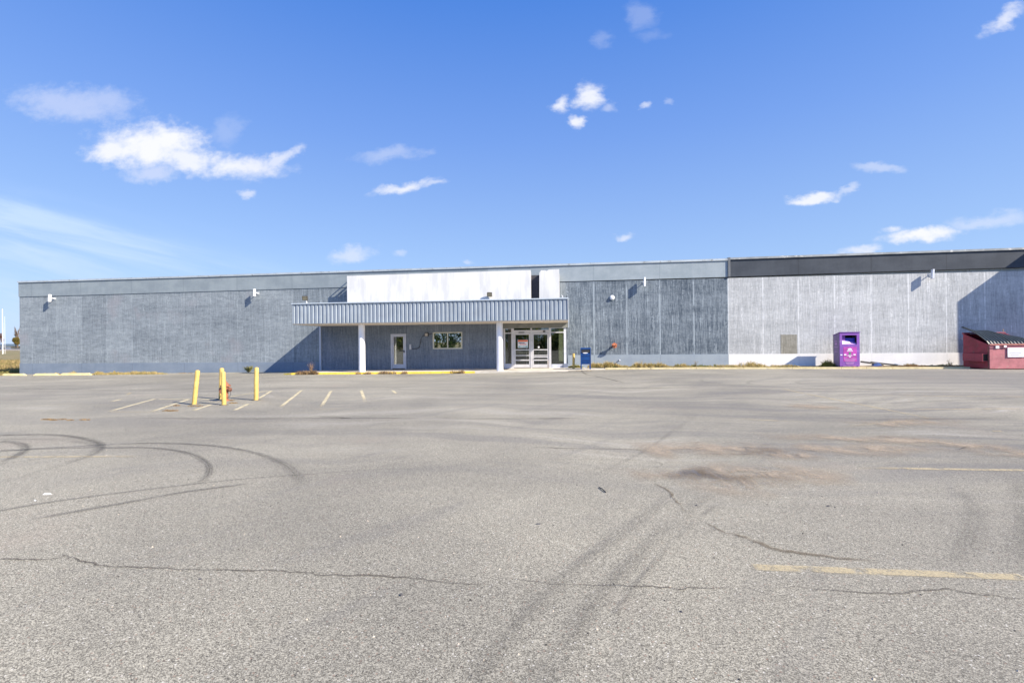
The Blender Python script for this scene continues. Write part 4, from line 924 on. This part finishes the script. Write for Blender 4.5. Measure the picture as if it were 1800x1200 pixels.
pa, pb = at(1053,857), at(1065,866)
o = MB(); o.tube([pa+Vector((0,0,.008)), (pa+pb)/2+Vector((.0,.01,.014)), pb+Vector((0,0,.008))], .006, 6); o = o.build('twig', DARK); tag(o, 'thin dark twig lying on asphalt right of centre', 'twig')

vs, fs = [], []
for _ in range(1500):
    y = random.uniform(1.9, 13)**1.0; x = random.uniform(-1.2, 1.15)*y + random.uniform(-.3, .3); r = random.choice([.003, .004, .005, .006, .009]); z = zg(x, y); k_ = len(vs); a = random.uniform(0, 6.28)
    for q_ in range(5): vs.append((x+r*math.cos(a+q_*1.257)*random.uniform(.7, 1.2), y+r*math.sin(a+q_*1.257)*random.uniform(.6, 1.1), z))
    vs.append((x+random.uniform(-.3, .3)*r, y, z+r*random.uniform(.7, 1.2))); fs += [(k_+q_, k_+(q_+1) % 5, k_+5) for q_ in range(5)]
mg, kg, pg, og = newmat('loose_grit'); rn = kg.new('ShaderNodeNewGeometry').outputs['Random Per Island']
kg.l.new(kg.mix(kg.rng(rn, .3, .8), (.05, .047, .043), (.50, .44, .36)), pg.inputs['Base Color']); pg.inputs['Roughness'].default_value = .9
o = pyd('loose_grit', vs, fs, mg); tag(o, 'loose grit scattered over the near asphalt', 'gravel', None, 'stuff')

# ------------------------------------------------------------------ grass, weeds
GR_DRY = leafmat('dry_grass', (.52, .42, .20), (.40, .34, .14), 3)
GR_GRN = leafmat('green_grass', (.16, .19, .04), (.30, .27, .08), 2.5)
GR_BRN = leafmat('brown_grass', (.24, .16, .085), (.36, .26, .14), 3)
GR_PNK = leafmat('reddish_weed', (.26, .16, .15), (.36, .24, .20), 6)
def blades(spots, n, h, lean=.5, w0=.012, vs=None, fs=None):
    vs = [] if vs is None else vs; fs = [] if fs is None else fs
    for (x, y, z, rx, ry, hk) in spots:
        for _ in range(n):
            a = random.uniform(0, 2*math.pi); rr = math.sqrt(random.random())
            bx = x+rx*rr*math.cos(a); by = y+ry*rr*math.sin(a); hh = 1.35*h*hk*random.uniform(.35, 1.1)*(1.05-.55*rr)
            la = random.uniform(0, 2*math.pi); ln = hh*lean*random.uniform(.1, 1.2); wa = random.uniform(0, math.pi); w_ = w0*random.uniform(.6, 1.4)
            dx_, dy_ = math.cos(wa)*w_, math.sin(wa)*w_; k_ = len(vs)
            mx_, my_ = bx+math.cos(la)*ln*.35, by+math.sin(la)*ln*.35
            vs += [(bx-dx_, by-dy_, z-.01), (bx+dx_, by+dy_, z-.01), (mx_+dx_*.7, my_+dy_*.7, z+hh*.6), (mx_-dx_*.7, my_-dy_*.7, z+hh*.6), (bx+math.cos(la)*ln, by+math.sin(la)*ln, z+hh*.98)]
            fs += [(k_, k_+1, k_+2, k_+3), (k_+3, k_+2, k_+4)]
    return vs, fs
def gstrip(pa, pb, off, n, h, m, label, z=None, count=90, ry=.12, var=1.0, w0=.012):
    xa = W(pa, 640, off)[0]; xb = W(pb, 640, off)[0]; sp = []
    for i in range(n):
        x = random.uniform(xa, xb); y = D-off+random.uniform(-.1, .1); k_ = random.uniform(.55, 1.1)*(.25+var*max(0, .35+mnoise.noise(Vector((x*1.1, off, 3)))))*min(1, .35+1.2*min(x-xa, xb-x)/max(.6, .25*(xb-xa)))
        sp.append((x, y, zg(x, y) if z is None else z, .16, ry, k_))
    v, f = blades(sp, count, h, .7, w0); o = pyd('dry_grass', v, f, m); tag(o, label, 'grass', None, 'stuff'); return o
gstrip(70, 165, .9, 26, .26, GR_DRY, 'short dry grass behind the yellow wheel stops')
gstrip(160, 292, 1.1, 80, .36, GR_DRY, 'straw coloured dry grass along the foot of the long grey wall')
gstrip(318, 335, .4, 4, .22, GR_BRN, 'small brown tuft of grass at the foot of the grey wall')
gstrip(1000, 1022, 1.0, 12, .36, GR_GRN, 'green grass around the foot of the thin bollard', .12)
gstrip(1035, 1110, .95, 60, .50, GR_DRY, 'tall dry grass right of the blue mailbox', .12)
gstrip(1040, 1110, .95, 26, .26, GR_GRN, 'green shoots in the dry grass beside the mailbox', .12, 60)
gstrip(1105, 1215, 1.1, 60, .36, GR_DRY, 'dry grass in the planting strip at the dark wall', .12)
gstrip(1120, 1280, .5, 26, .22, GR_GRN, 'sparse green grass at the foot of the dark wall', .12, 50)
gstrip(1210, 1450, 1.3, 90, .22, GR_DRY, 'low dry grass along kerb below white plinth', .12, 60)
gstrip(1290, 1380, .6, 24, .34, GR_DRY, 'thin dry grass at foot of the white plinth', .12, 34)
gstrip(1442, 1467, .9, 18, .60, GR_GRN, 'olive green grass clump left of the purple bin', .12, 90)
gstrip(1540, 1693, 1.3, 50, .15, GR_BRN, 'low brown grass along kerb between bin and dumpster', .12, 50)
gstrip(1560, 1700, .6, 30, .14, GR_GRN, 'low green grass at the wall between bin and dumpster', .12, 40)
gstrip(1160, 1188, 1.15, 9, .13, simple('dark_dead_grass', (.10, .085, .035), .95), 'dark dead clump on the kerb near the dark wall', .12, 160)
def plant(px, py, off, z, h, rad, m, name, label, cat, nst=9, leaves=14, ls=.03):
    x = W(px, py, off)[0]; y = D-off; vs = []; fs = []
    t = empty(name, (x, y, z), label, cat); mb = MB()
    for i in range(nst):
        a = random.uniform(0, 2*math.pi); r = rad*random.uniform(.2, 1); top = Vector((r*math.cos(a), r*math.sin(a)*.6, h*random.uniform(.55, 1)))
        mb.tube([(top.x*.05, top.y*.05, 0), (top.x*.45, top.y*.45, top.z*.55), tuple(top)], [.009, .007, .004], 5)
        for j in range(leaves):
            s = random.uniform(.2, 1.); c = Vector((top.x*s, top.y*s, top.z*s)) + Vector([random.uniform(-.05, .05) for _ in range(3)])
            d1 = Vector([random.uniform(-1, 1) for _ in range(3)]).normalized()*ls*random.uniform(.6, 1.3); d2 = Vector([random.uniform(-1, 1) for _ in range(3)]).normalized()*ls*.5; k_ = len(vs)
            vs += [tuple(c), tuple(c+d1*.5+d2), tuple(c+d1*1.2), tuple(c+d1*.5-d2)]; fs.append((k_, k_+1, k_+2, k_+3))
    mb.build('stem', GR_BRN, t); pyd('foliage', vs, fs, m, t)
plant(437, 650, .45, -.14, .42, .45, GR_GRN, 'weed', 'green bushy weed at the wall left of the shadow', 'weed', 26, 26, .05)
plant(547, 650, 2.7, -.03, .62, .34, GR_PNK, 'weed', 'tall reddish weed on the slab left of the canopy wall', 'weed', 16, 12, .028)
plant(1158, 640, .7, .08, .5, .10, GR_BRN, 'weed', 'upright brown seed stalk at the dark wall', 'weed', 4, 8, .03)
plant(1222, 640, .7, .08, .45, .22, GR_GRN, 'weed', 'thin green weed nearest the white store corner', 'weed', 7, 8, .025)
plant(1668, 640, .9, .08, .42, .22, GR_GRN, 'weed', 'small green weed left of the red dumpster', 'weed', 7, 10, .04)
for (px_, label, n_, hk) in ((535, 'brown weeds growing over the left end of the yellow kerb', 10, 1.2), (548, None, 12, 1.3), (640, 'weeds at the kerb in front of the left column', 6, .7), (680, 'sparse brown weeds on kerb in front of the grey door', 9, .9), (703, None, 5, .8), (803, 'small brown weed on kerb below the window', 4, 1.1)):
    xk = W(px_, 655, D-KY)[0]; v, f = blades([(xk+random.uniform(-.35, .35), KY+random.uniform(-.12, .1), zg(xk, KY)+.02, .16, .10, hk) for _ in range(n_)], 60, .17, .8, .010)
    o = pyd('kerb_weeds', v, f, GR_BRN); tag(o, label or 'brown weeds at the yellow kerb under canopy', 'weeds', None, 'stuff')
for px_, py_, n_, rx_, label in ((95,738,5,.55,'brown grass growing in an asphalt crack at far left'),(128,738,4,.4,'second patch of grass in the asphalt crack'),(295,722,6,.30,'brown grass in a crack left of the bollards'),(303,713,3,.16,'tiny tuft left of the leaning bollard'),(341,714,3,.14,'grass at the foot of the leaning bollard'),(418,708.5,3,.22,'dead leaves beside the hydrant'),(404,704,4,.16,'dirt and grass at the foot of the hydrant'),(1028,651.5,5,.5,'moss line where slab meets asphalt')):
    p = at(px_, py_); v, f = blades([(p.x+random.uniform(-rx_, rx_), p.y+random.uniform(-.05, .05), p.z, .10, .05, 1.) for _ in range(n_)], 45, .035, 1.6, .007)
    o = pyd('crack_grass', v, f, GR_BRN); tag(o, label, 'grass', None, 'stuff')
# field grass at the left edge
sp = []
for _ in range(700):
    y = 27.9+32*random.random()**1.6; x = random.uniform(-44-(y-28)*1.25, -38.9-(y-29)*1.0)
    sp.append((x, y, -.36, .5, .4, random.uniform(.5, 1.2)))
v, f = blades(sp, 46, .34, .9, .02); o = pyd('field_grass', v, f, leafmat('field_blades', (.36, .27, .13), (.20, .19, .06), .35)); tag(o, 'tall dry field grass left of the grey store', 'grass', None, 'stuff')

# ------------------------------------------------------------------ far left background
def far(px, py, y):      # world x,z on the plane y
    r = ray(px, py); p = CAM + r*(y/r.y); return p.x, p.z
def pole(px, ptop, pbot, y, r, label):
    x, z1 = far(px, ptop, y); _, z0 = far(px, pbot, y)
    o = MB().tube([(0, 0, -.3), (0, 0, (z1-z0)*.6), (0, 0, z1-z0)], [r, r*.85, r*.6], 12).build('pole', WHITE, None, True); o.location = (x, y, z0); tag(o, label, 'pole', 'white poles in the field')
pole(4.2, 543, 620.5, 118, .11, 'tall thick white pole in the field at far left'); pole(8.3, 556, 620.5, 120, .035, 'thin pale pole just right of the thick white one')
xa, _ = far(-160, 600, 205); xb, _ = far(60, 600, 205)
o = MB().box(xa-200, xb+60, 205, 212, -.9, .35).build('far_road', simple('far_road', (.34, .31, .29), .9)); o['kind'] = 'structure'
xa, za = far(-14, 604.3, 230); xb, zb_ = far(19, 609, 230)
wb = empty('far_building', ((xa+xb)/2, 230, 0), 'low white building with blue roof far across the field', 'building')
hw2 = (xb-xa)/2; MB().box(-hw2, hw2, 0, 12, -1, 1.9).build('wall', WHITE, wb); mb = MB(); mb.prism([(-hw2-1,1.9),(hw2+6,1.9),(hw2+5,3.0),(-hw2-1,3.2)], -1, 13); mb.build('roof', simple('blue_roof', (.14, .20, .27), .6), wb)
for i in range(3): MB().box(-hw2+1+i*3, -hw2+2.6+i*3, -.05, -.01, -.3, 1.0).build('window', DARK, wb)
def leafcrown(vs, fs, c, rx, ry, rz, n, ls):
    for _ in range(n):
        d_ = Vector([random.gauss(0, 1) for _ in range(3)]).normalized()*random.random()**.4
        p = Vector((c[0]+d_.x*rx, c[1]+d_.y*ry, c[2]+d_.z*rz)); a = Vector([random.uniform(-1, 1) for _ in range(3)]).normalized()*ls; b = Vector([random.uniform(-1, 1) for _ in range(3)]).normalized()*ls*.8; k_ = len(vs)
        vs += [tuple(p), tuple(p+a), tuple(p+a+b), tuple(p+b)]; fs.append((k_, k_+1, k_+2, k_+3))
def tree(px, pbase, ptop, wpx, y, leaf, name, label, group=None, n=1500, bare=False, xy=None, hgt=None, wid=None):
    if xy: x = xy[0]; y = xy[1]; z0 = -.3; h = hgt; wd = wid
    else:
        x, z0 = far(px, pbase, y); _, z1 = far(px, ptop, y); h = z1-z0; wd = wpx/F*y
    t = empty(name, (x, y, z0), label, 'tree', group); mb = MB()
    mb.tube([(0,0,-.5),(0,0,h*.3),(h*.02,0,h*.6)], [h*.03,h*.022,h*.012], 8)
    tips = []
    for i in range(26 if bare else 9):
        a = random.uniform(0, 6.28); zz = h*random.uniform(.18, .55); r_ = wd*.5*random.uniform(.4, .95); tp = (r_*math.cos(a), r_*math.sin(a), min(h*.97, zz+h*random.uniform(.15, .45)))
        mb.tube([(0,0,zz),(tp[0]*.5,tp[1]*.5,(zz+tp[2])*.5+.02*h),tp], [h*.012,h*.008,h*.003], 5); tips.append(tp)
        if bare:
            for _ in range(5):
                q_ = (tp[0]+random.uniform(-1, 1)*wd*.15, tp[1], tp[2]+random.uniform(-.02, .12)*h); mb.tube([(tp[0]*.7,tp[1]*.7,(zz*.3+tp[2]*.7)), q_], [h*.005,h*.002], 4)
    mb.build('trunk', simple('bark', (.12, .09, .07), .9), t)
    if not bare:
        vs, fs = [], []
        for tp in tips+[(0,0,h*.75)]: leafcrown(vs, fs, (tp[0]*.8, tp[1]*.8, tp[2]*.88), wd*.26, wd*.26, h*.17, n//10, max(.10, h*.028))
        pyd('crown', vs, fs, leaf, t)
LF_AUT = leafmat('autumn_leaf', (.22, .15, .03), (.14, .13, .03), .8); LF_RED = leafmat('red_brown_leaf', (.16, .06, .05), (.12, .07, .05), .8); LF_GRN = leafmat('tree_leaf', (.13, .21, .06), (.27, .30, .09), .5, .5)
tree(27.5, 609.5, 590, 19, 190, LF_AUT, 'tree', 'low olive yellow tree at the left corner of grey store', None, 9000)
tree(31, 609.5, 571, 14, 215, None, 'bare_tree', 'bare leafless tree rising behind the olive yellow one', None, 0, True)
tree(-1, 609.5, 582, 12, 210, LF_RED, 'tree', 'reddish brown tree behind the thick white pole')
# trees behind the camera that the window glass mirrors
rnd = random.getstate()
vs, fs = [], []
for i in range(22):
    x = -50+i*2.9+random.uniform(-1, 1); y = -34+random.uniform(-4, 3)
    for j in range(6): leafcrown(vs, fs, (x+random.uniform(-1.5, 1.5), y+random.uniform(-1.5, 1.5), random.uniform(.2, 6.5)), 2.2, 2.0, 1.7, 170, .40)
o = pyd('tree_belt', vs, fs, LF_GRN); tag(o, 'green trees across the lot, seen mirrored in the window panes', 'trees', None, 'stuff')
